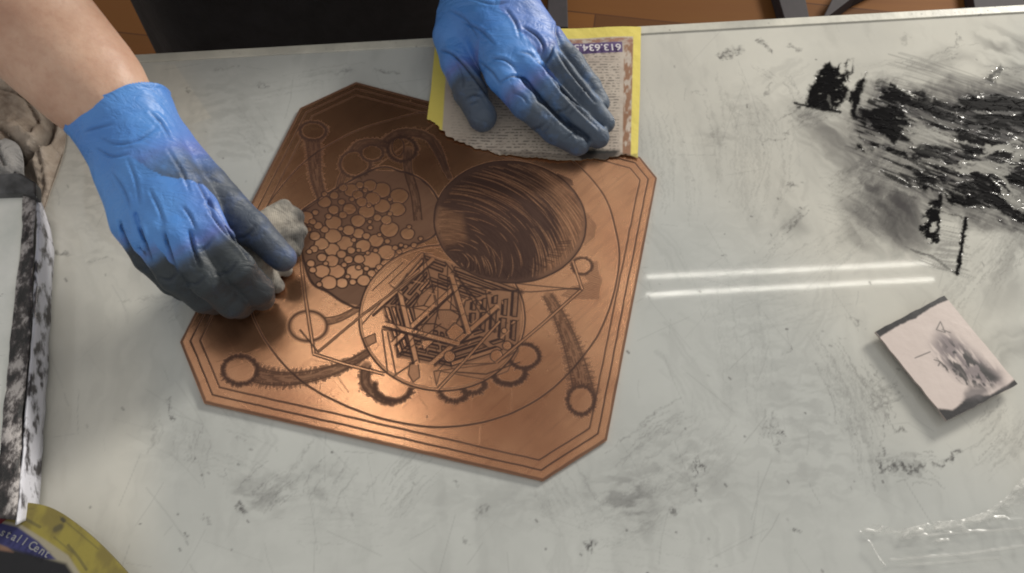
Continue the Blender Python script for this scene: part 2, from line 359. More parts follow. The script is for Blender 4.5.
patch([(960, 100), (985, 96), (1035, 100), (1035, 128), (990, 122), (966, 120)], 6, 0.25, 0.36, .03, .0045, 28)
patch([(955, 130), (1000, 140), (1035, 150), (1035, 172), (1000, 158), (965, 155)], 18, 0.27, 0.39, .03, .004, 29)
patch([(918, 142), (935, 146), (958, 158), (950, 162), (925, 154)], 25, 0.27, 0.46, .016, .004, 30)
patch([(912, 170), (930, 174), (950, 184), (940, 188), (918, 180)], 22, 0.22, 0.41, .02, .004, 31)
patch([(940, 190), (980, 176), (1035, 205), (1035, 228), (990, 208), (950, 205)], 28, 0.29, 0.40, .03, .004, 32)
patch([(955, 160), (985, 160), (1035, 178), (1035, 190), (985, 176)], 20, 0.23, 0.34, .03, .004, 33)
patch([(985, 80), (1000, 64), (1004, 70), (992, 84)], 120, .3, .5, .02, .005, 34, .8)
patch([(930, 200), (942, 195), (937, 244), (924, 240), (918, 228)], -15, 0.35, 0.42, .010, .0035, 35)
T.line(thick, [(940, 196), (938, 220), (937, 243)], .0028, 1)
T.line(thick, [(966, 218), (962, 245), (957, 274)], .0032, 1)
T.line(thick, [(940, 212), (953, 215), (966, 219)], .0012, .7)
T.poly(ink, [(938, 244), (962, 238), (957, 272), (930, 258)], .45, .002, streak(math.radians(10), .02, .0015, .35, .6, 37))
T.line(thick, [(912, 250), (935, 258), (956, 274)], .002, .5)
px_smear(ink, (945, 245), 12, 34, 50, 40, .55, .0011, 0, 8); px_smear(ink, (930, 262), 20, 60, 12, 18, .5, .001, 0, 9)
for q in (((950, 100), 20, 150, 60, 90, .5), ((970, 160), 22, 150, 80, 120, .55), ((900, 150), 30, 90, 60, 60, .4), ((1000, 110), 4, 70, 40, 60, .6)):
    px_smear(ink, q[0], q[1], q[2], q[3], q[4], q[5], .0012, .1, 4)
thick = warp(T, thick, .0016, .003, 97); thick = np.clip(thick*sst(.08, .24, fbm(X/.007, Y/.0032, 98, 3)), 0, 1)
core = T.new(); T.poly(core, [(856, 118), (872, 96), (884, 84), (905, 90), (960, 100), (990, 90), (1040, 84), (1092, 98), (1110, 150), (1098, 215), (1060, 244), (1000, 214), (960, 200), (935, 196), (905, 186), (880, 170), (862, 144)], 1, .009, rough=.010)
core = warp(T, core, .008, .012, 101)
a25 = streak(math.radians(24), 1, 1, 0, 1, 0)     # raw coordinates turned along the knife strokes
def st(ang, Lu, Lv, seed, o=3): return streak(math.radians(ang), Lu, Lv, 0.0, 1.0, seed, o)(X, Y)
halo = T.new(); T.poly(halo, [(838, 112), (868, 88), (890, 78), (930, 88), (990, 82), (1050, 76), (1104, 98), (1120, 150), (1105, 225), (1060, 256), (1000, 226), (960, 214), (930, 214), (890, 206), (860, 178), (845, 150)], 1, .018, rough=.012); halo = warp(T, halo, .012, .02, 108)
fine = st(26, .030, .0013, 102, 3); mid = st(24, .040, .006, 103, 4); broad = st(20, .050, .016, 104, 4); crossn = fbm(X/.006, Y/.005, 105, 4)
film = np.maximum(film, halo*np.clip(.70+.30*sst(.25, .75, mid*.6+broad*.4)+.35*(fine-.5), 0, .95))
blk = sst(.50, .57, mid*.55+broad*.30+fine*.15)*sst(.22, .42, crossn)*sst(.4, .9, core)
blk2 = sst(.60, .66, st(28, .022, .0028, 106, 3)*.75+broad*.25)*sst(.3, .8, core)
thick = np.maximum(thick, np.clip(np.maximum(blk, blk2*.9), 0, 1))
# wiped light streaks through the haze
wipe_reflect = T.new()
for q in (((925, 130), 15, 60, 10, 12, .7), ((980, 168), 5, 50, 10, 12, .8), ((1010, 195), 50, 50, 12, 14, .7), ((915, 175), 30, 80, 40, 26, .45), ((1000, 150), -10, 40, 8, 8, .7), ((880, 175), -55, 50, 40, 22, .35), ((940, 165), 5, 60, 8, 8, .6)):
    px_smear(wipe_reflect, q[0], q[1], q[2], q[3], q[4], q[5], .004, .1, 5, soft=.004)
for pts_, v_ in (([(905, 132), (925, 134), (945, 146), (930, 148), (908, 142)], .7), ([(965, 166), (985, 160), (1005, 164), (995, 172), (972, 174)], .75), ([(1000, 190), (1012, 192), (1030, 214), (1020, 212)], .6), ([(1008, 150), (1030, 146), (1030, 158), (1012, 160)], .7), ([(900, 160), (925, 162), (920, 168)], .5), ([(880, 96), (940, 92), (945, 100), (900, 100)], .35)): T.poly(wipe_reflect, pts_, v_, .006, rough=.004)
wipe_reflect = warp(T, wipe_reflect, .005, .006, 88)
film *= (1-wipe_reflect*.8); ink *= (1-wipe_reflect*.8)
film = np.clip(film, 0, .95); thick = thick*(1-.9*sst(.25, .6, wipe_reflect))
# hairline scratches over the glass
scr = T.new(); r = random.Random(5)
for i in range(300):
    x, y = r.uniform(-10, 1034), r.uniform(20, 573); a = r.gauss(1.2, 0.9); L = r.uniform(8, 70)
    T.line(scr, [(x, y), (x+L*.5*math.cos(a)+r.uniform(-2, 2), y+L*.5*math.sin(a)), (x+L*math.cos(a), y+L*math.sin(a))], .0006, r.uniform(.08, .35), taper=True)
for i in range(160):                       # specks
    x, y = r.uniform(60, 1034), r.uniform(20, 573)
    T.line(ink, [(x, y), (x+r.uniform(0, 2), y+r.uniform(0, 3))], r.uniform(.0008, .0016), r.uniform(.2, .65))
# warmer, paler zones: the left strip, the far right
T.poly(cream, [(-40, 40), (175, 62), (205, 110), (150, 330), (150, 600), (-40, 600)], 0.9, 0.02)
T.poly(cream, [(150, 64), (175, 64), (212, 118), (190, 125)], 1.0, 0.0015)
T.poly(cream, [(560, 10), (1040, -40), (1040, 470), (900, 420), (780, 250), (600, 110)], 1.0, 0.06, mode='max')
cream *= 0.75+0.4*fbm(X/0.06, Y/0.1, 41)

tm, nt, p = mat('stained_glass_top')
base = mix(nt, attr(nt, 'cream'), (0.51, 0.52, 0.495), (0.62, 0.60, 0.535))
mott = noise(nt, 14, 6, 0.6); base = mix(nt, math_(nt, 'MULTIPLY', ramp(nt, mott, [(0.35, 0.0), (0.75, 1.0)]), 0.22), base, (0.30, 0.31, 0.295))
base = mix(nt, attr(nt, 'film'), base, (0.030, 0.025, 0.027))
base = mix(nt, attr(nt, 'ink'), base, (0.030, 0.026, 0.027))
base = mix(nt, math_(nt, 'MULTIPLY', attr(nt, 'scratch'), 0.85), base, (0.16, 0.16, 0.155))
base = mix(nt, attr(nt, 'thick'), base, (0.006, 0.0055, 0.006))
nt.links.new(base, p.inputs['Base Color'])
ro = math_(nt, 'ADD', math_(nt, 'MULTIPLY', noise(nt, 30, 5), 0.05), 0.016); ro = math_(nt, 'ADD', ro, math_(nt, 'MULTIPLY', attr(nt, 'ink'), 0.25)); ro = math_(nt, 'ADD', ro, math_(nt, 'MULTIPLY', attr(nt, 'thick'), 0.16))
nt.links.new(ro, p.inputs['Roughness']); p.inputs['IOR'].default_value = 1.5
b1 = bump(nt, p, noise(nt, 60, 3), 0.05, 0.0002)
lump = ramp(nt, noise(nt, 110, 3, 0.5, stretch=(0.7, 2.0, 1, -0.35), dist=0.6), [(0.54, 0.0), (0.61, 1.0)])
bk_ = N(nt, 'Bump'); bk_.inputs['Distance'].default_value = 0.0035
nt.links.new(math_(nt, 'MULTIPLY', attr(nt, 'thick'), 0.5), bk_.inputs['Strength']); nt.links.new(math_(nt, 'SUBTRACT', 0.5, math_(nt, 'MULTIPLY', attr(nt, 'thick'), 0.47)), p.inputs['Specular IOR Level']); nt.links.new(lump, bk_.inputs['Height']); nt.links.new(b1, bk_.inputs['Normal']); nt.links.new(bk_.outputs[0], p.inputs['Normal'])
pad_x = np.r_[T.x[0]-0.5, T.x, T.x[-1]+0.5]; pad_y = np.r_[T.y[0]-0.25, T.y]
GX, GY = np.meshgrid(pad_x, pad_y)
def padA(A): return np.pad(A, ((1, 0), (1, 1)), mode='edge').ravel()
idx = np.arange(GX.size).reshape(GX.shape)
quads = np.stack([idx[:-1, :-1], idx[:-1, 1:], idx[1:, 1:], idx[1:, :-1]], -1).reshape(-1, 4)
V = np.c_[GX.ravel(), GY.ravel(), np.zeros(GX.size)]
# underside slab
n0 = len(V); xa, xb, ya, yb = pad_x[0], pad_x[-1], pad_y[0], pad_y[-1]
V = np.r_[V, [[xa, ya, 0], [xb, ya, 0], [xb, yb, 0], [xa, yb, 0], [xa, ya, -.03], [xb, ya, -.03], [xb, yb, -.03], [xa, yb, -.03]]]
sl = np.array([[0, 1, 5, 4], [1, 2, 6, 5], [2, 3, 7, 6], [3, 0, 4, 7], [7, 6, 5, 4]])+n0
me = npmesh('tabletop', V, [quads, sl], False)
for k, A in (('ink', ink), ('film', film), ('thick', thick), ('cream', cream), ('scratch', scr)): setattrs(me, **{k: np.r_[padA(A), np.zeros(8)]})
table = empty('work_table', tuple(ROT.translation)); table.matrix_world = ROT
tag(table, 'grey white worktable with scratched glossy top and smeared black ink', 'table')
obj('tabletop', me, tm, table)
def rbox(name, x0, x1, y0, y1, z0, z1, m, parent, bevel=0.0):
    return box(name, [(x0, y0), (x1, y0), (x1, y1), (x0, y1)], z0, z1, m, parent, bevel)
rim_m, nt, p = mat('pitted_white_rim')
vo = N(nt, 'TexVoronoi'); vo.inputs['Scale'].default_value = 170; nt.links.new(N(nt, 'TexCoord').outputs['Object'], vo.inputs['Vector'])
sp = ramp(nt, vo.outputs[0], [(0.10, 1.0), (0.22, 0.0)])
sp2 = math_(nt, 'MULTIPLY', sp, ramp(nt, noise(nt, 25, 3), [(0.45, 0.0), (0.6, 1.0)]))
nt.links.new(mix(nt, math_(nt, 'MULTIPLY', sp2, .7), ramp(nt, noise(nt, 20, 5), [(0.35, (.42, .41, .36)), (0.6, (.60, .58, .50))]), (0.10, 0.09, 0.08)), p.inputs['Base Color'])
p.inputs['Roughness'].default_value = 0.4; bump(nt, p, noise(nt, 120, 4), 0.3, 0.001)
rbox('edge_trim', xa, xb, -0.0012, 0.008, -0.034, 0.0012, rim_m, table, 0.0008)
dark_m = simple('dark_steel', (0.014, 0.009, 0.012), 0.7, 0.0)
rbox('apron', xa+.03, xb-.03, -0.03, -0.005, -0.11, -0.03, dark_m, table)
for lx in (xa+.06, xb-.06):
    for ly in (-0.06, ya+.06): rbox('leg', lx-.025, lx+.025, ly-.025, ly+.025, -0.9, -0.03, dark_m, table)

# ================================================================ COPPER PLATE
ZP = 0.0022
OUT = [(356, 82), (300, 108), (180, 342), (204, 403), (543, 481), (607, 440), (657, 178), (640, 157)]
Wp = lambda w: w[:2]
PO = np.array([W(x, y, ZP)[:2] for x, y in OUT])
K = Canvas(PO[:, 0].min()-.001, PO[:, 0].max()+.001, PO[:, 1].min()-.001, PO[:, 1].max()+.001, 0.00035, Wp, ZP)
ln, tone, lite = K.new(), K.new(), K.new()
cen = PO.mean(0)
def inset(P, d):
    n = len(P); out = []
    for i in range(n):
        a, b, c = P[i-1], P[i], P[(i+1) % n]
        d1 = (b-a)/np.linalg.norm(b-a); d2 = (c-b)/np.linalg.norm(c-b)
        n1 = np.array([-d1[1], d1[0]]); n2 = np.array([-d2[1], d2[0]])
        if (cen-b)@n1 < 0: n1, n2 = -n1, -n2
        k = n1+n2; k = k/(k@n1); out.append(b+k*d)
    return np.array(out)
def wob(P, a=0.0004, s=3): return P+(np.c_[fbm(P[:, 0]/.01, P[:, 1]/.01, s), fbm(P[:, 0]/.01, P[:, 1]/.01, s+9)]-.5)*2*a
def dens(P, st=.003):
    o = []
    for a, b in zip(P[:-1], P[1:]):
        m = max(int(np.linalg.norm(b-a)/st), 1)
        for t in range(m): o.append(a+(b-a)*t/m)
    o.append(P[-1]); return np.array(o)
for d, w, v in ((0.0008, .0022, .75), (0.0068, .0013, .9), (0.0130, .0013, .85)):
    q = inset(PO, d); K.line(ln, wob(dens(np.r_[q, q[:1]])), w, v, local=True)
T2 = lambda X, Y: X*0+1
def hatch(ang, pitch, duty=.5, seed=1, at=(440, 300), j=.4):
    a = W(*at); b = W(at[0]+math.cos(math.radians(ang)), at[1]+math.sin(math.radians(ang))); th = math.atan2(b[1]-a[1], b[0]-a[0]); c, s_ = math.cos(th), math.sin(th)
    def f(X, Y):
        u = X*c+Y*s_; v = -X*s_+Y*c; v = v+(fbm(u/.01, v/.006, seed)-.5)*pitch*j*4
        return 0.30+0.70*sst(duty-.25, duty+.25, 0.5+0.5*np.cos(v/pitch*6.283))*(.6+.4*fbm(u/.004, v/.002, seed+3))
    return f
def L(pts, w=.0012, v=.9, n=8, closed=False, wb=.0003):
    q = spline(pts, n, closed) if n > 1 else np.array(pts, float)
    K.line(ln, wob(K.L(q), wb), w, v, local=True)
def seg(*pts, w=.0011, v=.9): K.line(ln, wob(dens(K.L(pts)), .0002), w, v, local=True)
def fillp(pts, v, hx=None, soft=.0004, rough=0.0): K.poly(tone, pts, v, soft, hx, rough=rough)
def clear(pts, v=1.0, soft=.0003):
    K.poly(ln, pts, v, soft, mode='mul'); K.poly(tone, pts, v, soft, mode='mul')
def ell(cx_, cy_, rx, ry, n=28, rot=0.0):
    c, s_ = math.cos(rot), math.sin(rot)
    return [(cx_+rx*math.cos(t)*c-ry*math.sin(t)*s_, cy_+rx*math.cos(t)*s_+ry*math.sin(t)*c) for t in np.linspace(0, 2*math.pi, n, endpoint=False)]
# big circle
L([(262, 215), (300, 166), (345, 136), (390, 120), (440, 112), (520, 126), (572, 160), (604, 196), (616, 232), (619, 262), (612, 300), (596, 338), (566, 376), (530, 404), (484, 422), (430, 427), (370, 415), (318, 392), (285, 366), (262, 335), (250, 305), (247, 262)], .0014, .9, 8, True)
# worm tubes: fuzzy dark strokes
rr = random.Random(11)
def tube(c, w0, w1, v=.64, fuzz=True, shade=.8):
    q = K.L(spline(c, 10)); n = len(q)
    for k in range(n-1):
        w = (w0*1.12+(w1*.72-w0*1.12)*k/n); d = q[k+1]-q[k]; d = d/np.linalg.norm(d); nn = np.array([-d[1], d[0]])
        K.line(tone, [q[k], q[k+1]], w, v*(.75+.25*vnoise(k*.7, 0, 5)), soft=w*.5, local=True)
        for s_ in (-1, 1): K.line(ln, [q[k]+nn*w*.46*s_, q[k+1]+nn*w*.46*s_], .001, shade, local=True)
        if fuzz:
            for s_ in (-1, 1):
                for h in range(4):
                    a = q[k]+d*rr.random()*.003; K.line(ln, [a+nn*w*.30*s_, a+nn*w*(.40+.40*rr.random())*s_+d*.0015*rr.uniform(-1, 1)], .0007, .65, local=True)
        for h in range(3):
            o = rr.uniform(-.42, .42)*w; K.line(ln, [q[k]+nn*o, q[min(k+2, n-1)]+nn*o], .0007, .5*rr.random()+.2, local=True)
def ring(cx_, cy_, rx, ry, w=.004, v=.8, fuzz=True, arc=(0, 6.283), inner=True):
    w *= .72; v *= .85
    ts = np.linspace(arc[0], arc[1], 40); q = K.L([(cx_+rx*math.cos(t), cy_+ry*math.sin(t)) for t in ts]); c0 = K.L([(cx_, cy_)])[0]
    if inner:
        K.poly(ln, q, 1, .0004, local=True, mode='mul'); K.poly(tone, q, 1, .0004, local=True, mode='mul')
    K.line(tone, q, w, v, soft=w*.5, local=True); K.line(ln, q, .0012, .8, local=True)
    if fuzz:
        for k in range(len(q)):
            for h in range(3):
                d = q[k]-c0; d /= np.linalg.norm(d); a = q[k]+np.array([rr.uniform(-1, 1), rr.uniform(-1, 1)])*.001
                K.line(ln, [a-d*w*.2, a+d*w*(.2+.55*rr.random())+np.array([-d[1], d[0]])*.001*rr.uniform(-1, 1)], .0007, .75, local=True)
tube([(246, 371), (270, 378), (300, 378), (330, 371), (352, 362), (372, 350)], .011, .006)
ring(240, 370, 17, 14, .0055)
tube([(322, 322), (340, 318), (366, 304), (380, 296)], .006, .003, .4, False)
ring(308, 326, 19, 15, .0045, .6, False)
tube([(585, 398), (579, 372), (571, 345), (560, 318), (548, 296)], .014, .009, .6)
ring(581, 400, 13, 14, .005, .7)
tube([(312, 134), (314, 155), (316, 178), (322, 198)], .011, .009, .75)
ring(313, 131, 13, 9, .0045, .8)
tube([(352, 160), (342, 178), (338, 192)], .006, .006, .6, False)
tube([(352, 155), (360, 144), (378, 142), (392, 148)], .007, .006, .7)
tube([(383, 146), (398, 134), (420, 134), (436, 145), (446, 170)], .008, .006, .8)
ring(355, 164, 15, 13, .0045, .7); ring(372, 153, 11, 8, .004, .7); ring(402, 149, 14, 12, .0055, .9); ring(398, 147, 6, 9, .002, .7, False)
tube([(408, 150), (408, 170), (415, 195), (418, 220)], .006, .009, .8, False)
tube([(430, 140), (440, 158), (450, 178)], .004, .005, .7, False)
tube([(366, 366), (366, 385), (380, 398), (392, 402)], .006, .005, .7)
ring(393, 386, 18, 15, .0055, .7, True, (0.2, 3.3), False)
ring(454, 390, 14, 11, .006, .75); ring(472, 384, 12, 9, .006, .75, True)
ring(524, 356, 15, 12, .005, .85); ring(509, 372, 16, 12, .006, .85, True, (-.3, 3.0), False)
# fuzzy growths at right of the hair sphere
fillp([(578, 268), (596, 262), (602, 282), (598, 298), (575, 300), (560, 296), (566, 288), (588, 282)], .75, hatch(20, .0014), rough=.002)
ring(582, 266, 10, 8, .003, .6)
fillp([(586, 212), (597, 226), (594, 238), (584, 246), (580, 230)], .8, hatch(50, .0012), rough=.0015)
fillp([(556, 172), (572, 180), (574, 186), (560, 184)], .8, None, rough=.001)
# cobble sphere
sph = [(297, 233), (300, 212), (372, 170), (400, 171), (425, 182), (440, 205), (437, 232), (420, 243), (392, 252), (370, 275), (362, 306), (345, 303), (328, 292), (312, 283), (304, 262)]
fillp(sph, .78, None); L(sph, .0020, .95, 6, True)
fillp([(408, 172), (440, 200), (438, 235), (415, 240), (412, 200)], .85, hatch(100, .0010))
CO = [(388,115,30),(455,138,30),(447,188,27),(390,175,27),(332,195,27),(353,147,25),(343,97,22),(272,115,25),(297,133,18),(170,160,22),(207,135,15),(205,190,18),(265,187,22),(100,220,25),(205,240,27),(298,232,24),(418,265,30),(487,282,23),(407,352,29),(350,382,32),(367,308,25),(318,328,25),(247,317,28),(300,280,20),(262,268,20),(202,290,28),(198,342,25),(158,320,24),(133,290,18),(215,425,28),(160,425,26),(198,385,23),(285,428,28),(320,460,22),(237,470,20),(187,468,27),(302,378,18),(262,380,15),(160,372,16),(350,433,14),(278,466,12),(372,220,14),(407,228,18),(343,235,8),(345,258,9),(330,290,13),(312,160,18),(240,210,14),(170,265,14),(145,250,15),(235,360,16),(125,235,12),(305,95,13),(240,105,14),(235,160,12),(118,395,14),(125,420,12),(150,475,10),(493,255,8),(440,335,10),(462,325,8),(300,410,10),(330,415,10),(380,410,12),(110,265,10),(130,340,14),(112,350,10),(537,300,8),(512,325,10),(480,330,8),(455,350,10),(410,310,10),(272,345,14),(185,215,11),(232,262,9),(282,305,9),(175,395,9),(245,400,10),(135,200,11),(300,345,8),(335,355,8),(170,130,10),(325,115,9),(420,150,8),(420,205,9),(365,345,9),(380,285,8),(275,150,9),(340,172,9),(258,445,9),(90,250,10)]
for x, y, r_ in CO:
    c = (280+x/3.82, 160+y/3.82); e = [(c[0]+a, c[1]+b) for a, b in [(r_/3.82*1.17*math.cos(t)*(1+.05*math.sin(3*t+x)), r_/3.82*.98*math.sin(t)) for t in np.linspace(0, 6.283, 16, endpoint=False)]]
    clear(e, .88, .0005); L(e, .0011, .95, 3, True, 0)
# machine sphere
MS = ell(442, 318, 83, 73, 36)
K.poly(ln, MS, 1, .0003, mode='mul'); K.poly(tone, MS, 1, .0003, mode='mul')
L(MS, .0013, .95, 4, True); L(ell(442, 318, 80.5, 70.5, 36), .0007, .5, 4, True)
def zp(x, y): return (340+x/3.58, 240+y/3.58)          # points read off an enlarged crop of the photo
def zf_(pts, v, ang=None, pitch=.0011, seed=1):
    q = [zp(*a) for a in pts]; fillp(q, v, hatch(ang, pitch, seed=seed) if ang is not None else None); K.line(ln, wob(dens(K.L(q+q[:1])), .0002), .0009, .8, local=True)
HX = [(300, 45), (145, 225), (205, 418), (400, 462), (640, 385), (655, 175)]
fillp([zp(*q) for q in HX], .66, hatch(76, .0011, .4), rough=.0008); K.poly(tone, [zp(*q) for q in HX], .52, .0008)
r_ = random.Random(12); hub = np.array((352., 250.)); HV = [np.array(q, float) for q in HX]
for k, sc_ in enumerate(np.arange(.95, .36, -.125)):
    for i in range(len(HV)):
        A_, B_ = HV[i], HV[(i+1) % len(HV)]
        u = r_.uniform(0, .12)
        while u < .9:
            l = r_.uniform(.34, .80); u1 = min(u+l, 1.0)
            if u1-u < .12: break
            t_ = sc_; t2 = sc_-r_.uniform(.045, .070)
            P_ = lambda uu, tt: tuple(hub+(A_+(B_-A_)*uu-hub)*tt)
            q = [zp(*P_(u, t_)), zp(*P_(u1, t_)), zp(*P_(u1, t2)), zp(*P_(u, t2))]; t3 = t2-.030
            q3 = [zp(*P_(u, t2)), zp(*P_(u1, t2)), zp(*P_(u1, t3)), zp(*P_(u, t3))]
            left = (A_[0]+B_[0])/2 < 300
            if r_.random() < (.50 if left else .12): clear(q, .95)
            else: K.poly(tone, q, .95, .0003, hatch(14, .0010, seed=k+i))
            K.poly(tone, q3, .97, .0003); K.poly(ln, q3, .5, .0003)
            K.line(ln, wob(dens(K.L(q+q[:1])), .00012), .0010, .97, local=True)
            u = u1+r_.uniform(.04, .12)
for c_, lt in (([(300, 175), (345, 165), (300, 235), (262, 240)], 0), ([(345, 165), (400, 190), (395, 250), (352, 250), (300, 235)], 1), ([(262, 240), (300, 235), (352, 250), (300, 300), (275, 310)], 1), ([(352, 250), (395, 250), (430, 270), (400, 330), (340, 300)], 0), ([(275, 310), (300, 300), (340, 300), (330, 350), (290, 345)], 0), ([(400, 190), (450, 210), (440, 260), (395, 250)], 0)):
    q = [zp(*a) for a in c_]; clear(q, 1); K.poly(tone, q, .45 if lt else .85, .0003, hatch(-42 if lt else 76, .0010)); K.line(ln, dens(K.L(q+q[:1])), .0010, .95, local=True)
fillp([zp(*q) for q in ((470, 110), (640, 170), (655, 300), (600, 430), (480, 440), (420, 300))], .55, hatch(20, .0012), soft=.004)
zf_([(250, 440), (280, 440), (285, 490), (262, 510), (245, 480)], .55, 60)
zf_([(80, 355), (125, 335), (130, 365), (90, 385)], .7, 30)
zf_([(560, 440), (640, 395), (600, 470), (520, 500), (360, 470), (345, 520), (335, 470)], .45, 20)
for c in ([(380, 330), (410, 295), (470, 340), (425, 370), (390, 350)], [(290, 360), (345, 355), (300, 395)]):
    q = [zp(*a) for a in c]; clear(q, .95); K.line(ln, dens(K.L(q+q[:1])), .0009, .9, local=True)
for (xa_, ya_, xb_, yb_) in ((110, 262, 330, 70), (190, 370, 420, 160), (330, 440, 560, 240), (215, 190, 275, 440), (400, 130, 460, 330), (160, 300, 420, 370)):
    dbl_ = [zp(xa_, ya_), zp(xb_, yb_)]; P_ = K.L(dbl_); d = (P_[1]-P_[0])/np.linalg.norm(P_[1]-P_[0]); n_ = np.array([-d[1], d[0]])
    K.line(tone, P_, .0036, .8, mode='mul', soft=.0006); K.line(ln, P_, .0034, .95, mode='mul', soft=.0006)
    for s_ in (-1, 1): K.line(ln, dens(P_+n_*s_*.0018), .0009, .9)
    K.line(tone, P_-n_*.0028, .0016, .9, soft=.0006)
for (x, y, r_) in ((392, 417, 20), (598, 378, 16), (560, 415, 22), (588, 325, 10), (500, 225, 9)):
    q = [zp(x+r_*math.cos(t), y+r_*math.sin(t)) for t in np.linspace(0, 6.283, 14, endpoint=False)]; clear(q, .9, .0004); L(q, .0009, .95, 3, True, 0)
for a in ([(352, 246), (300, 45)], [(352, 246), (205, 415)], [(115, 180), (225, 80)], [(175, 155), (290, 45)], [(290, 45), (330, 50)], [(180, 160), (245, 215)], [(330, 160), (250, 230)], [(340, 240), (260, 330)], [(350, 245), (350, 140)], [(345, 250), (440, 160)], [(150, 320), (300, 340)],
          [(200, 230), (340, 260)], [(330, 150), (660, 190)], [(400, 90), (440, 160), (560, 300)], [(210, 420), (360, 300)], [(190, 490), (275, 430)], [(420, 250), (380, 210)], [(520, 180), (540, 280)], [(440, 445), (560, 440), (640, 390)], [(80, 300), (150, 220)],
          [(240, 120), (200, 200), (205, 420)], [(280, 100), (330, 170), (345, 245), (290, 300)], [(385, 90), (385, 200), (350, 250)], [(150, 320), (170, 470)], [(170, 330), (200, 480)], [(345, 470), (375, 440)], [(160, 270), (235, 340)], [(300, 50), (300, 150)], [(420, 130), (500, 260)]):
    seg(*[zp(*b) for b in a], w=.0010, v=.85)
for i in range(40):                        # small machine detail strokes
    t = rr.uniform(0, 6.28); q = rr.random()**.5; x = 400+230*q*math.cos(t); y = 260+170*q*math.sin(t); a = rr.choice((math.radians(-42), math.radians(78), math.radians(14))); l = rr.uniform(8, 40)
    (seg if rr.random() < .6 else (lambda *p_, **k: (K.line(tone, K.L(p_), .0010, .7, mode='mul'), K.line(ln, K.L(p_), .0010, .6, mode='mul'))))(zp(x, y), zp(x+l*math.cos(a), y+l*math.sin(a)), w=.0008, v=.7)
# hair sphere
HS = ell(510, 222, 76, 61, 36, .08)
K.poly(ln, HS, 1, .0003, mode='mul'); K.poly(tone, HS, 1, .0003, mode='mul')
K.poly(tone, HS, .93, .0006)
K.poly(tone, [(435, 225), (440, 208), (462, 215), (466, 240), (445, 246)], .40, .004, mode='mul')
K.poly(tone, [(530, 166), (566, 182), (587, 212), (585, 240), (566, 264), (540, 276), (562, 240), (560, 205)], .38, .006, mode='mul')
for i in range(2600):                        # strands swirl round the upper right rim
    q = rr.random(); t0 = rr.uniform(-2.0, .35); sp_ = rr.uniform(.2, .7); c0 = (446+rr.uniform(-10, 10), 268+rr.uniform(-8, 8)); R = 16+142*q
    pts = []
    for t in np.linspace(t0, t0+sp_, 9):
        x = c0[0]+R*1.02*math.cos(t); y = c0[1]+R*.80*math.sin(t)
        if ((x-510)/74)**2+((y-222)/59)**2 < .97: pts.append((x, y))
    if len(pts) < 2: continue
    bright = rr.random() < .04+.20*(pts[0][0] > 530)*(q > .45)+.18*(pts[0][1] < 195)
    if bright: K.line(tone, K.L(pts), .0007, .36, mode='mul', taper=True); K.line(ln, K.L(pts), .0008, .6, mode='mul', taper=True)
    else: K.line(ln, K.L(pts), .0006, rr.uniform(.2, .6), taper=True)
L(HS, .0013, .95, 4, True)
for i in range(40): t = rr.uniform(.3, 2.2); K.line(ln, K.L([(505+70*math.cos(t), 222+56*math.sin(t)), (505+60*math.cos(t+.1), 222+47*math.sin(t+.1))]), .0009, .7)
# faceted frames: double lines
def dbl(*pts, gap=2.4, w=.0009):
    P_ = K.L(pts)
    for a, b in zip(P_[:-1], P_[1:]):
        d = (b-a)/np.linalg.norm(b-a); n_ = np.array([-d[1], d[0]])*gap*.0004
        K.line(ln, [a, b], .0018, 1, local=True, mode='mul'); K.line(tone, [a, b], .0018, .9, local=True, mode='mul')
        for s_ in (-1, 1): K.line(ln, dens(np.array([a+n_*s_, b+n_*s_])), w, .9, local=True)
dbl((298, 236), (305, 295), (314, 354)); dbl((314, 354), (345, 364), (384, 374)); dbl((438, 389), (468, 357), (499, 322))
dbl((318, 352), (362, 315), (420, 272), gap=1.6); seg((297, 216), (340, 186), (375, 165)); dbl((497, 362), (540, 326), (582, 289)); dbl((582, 289), (573, 262)); seg((445, 262), (470, 292), (494, 320)); seg((470, 287), (530, 292), (580, 288)); seg((500, 282), (582, 290)); seg((372, 170), (405, 145), (440, 120), v=.5)
seg((455, 372), (486, 374), (520, 362)); seg((300, 330), (318, 352))
# edges, knocks, ink film left by wiping, and painted dark reflections
PX, PY = K.X, K.Y
film_reflect = .10*sst(.35, .8, fbm(PX/.05, PY/.05, 51, 4))+.06*sst(.5, .8, fbm((PX+PY)/.03, (PX-PY)/.003, 52, 3))
film_reflect *= 2.2; K.poly(film_reflect, [(180, 342), (204, 403), (330, 432), (300, 380), (255, 330), (270, 250), (230, 245)], .38, .02, mode='screen'); K.poly(film_reflect, [(430, 470), (543, 481), (607, 440), (600, 400), (560, 320), (460, 400)], .30, .02, mode='screen')  # reflected dark areas painted into the copper, left and lower right
K.poly(film_reflect, [(356, 82), (300, 108), (262, 190), (300, 215), (430, 180), (520, 160), (430, 90)], .30, .03, mode='screen')  # upper left: the dark body's reflection painted into the colour
for i in range(60):
    x, y = rr.uniform(200, 640), rr.uniform(100, 470); K.line(ln, K.L([(x, y), (x+rr.uniform(0, 1), y+rr.uniform(0, 1.5))]), .001, rr.uniform(.2, .6))
scp = K.new()
for i in range(260):
    x, y = rr.uniform(180, 655), rr.uniform(90, 480); a = rr.uniform(0, 3.14); l = rr.uniform(5, 50)
    K.line(scp, K.L([(x, y), (x+l*math.cos(a), y+l*math.sin(a))]), .0006, rr.uniform(.1, .5), taper=True)
cm, nt, p = mat('etched_copper')
c0 = ramp(nt, noise(nt, 22, 5, .6), [(0.3, (.61, .31, .175)), (0.7, (.76, .42, .24))])
c0 = mix(nt, attr(nt, 'wipe_reflect'), c0, (.16, .055, .035))
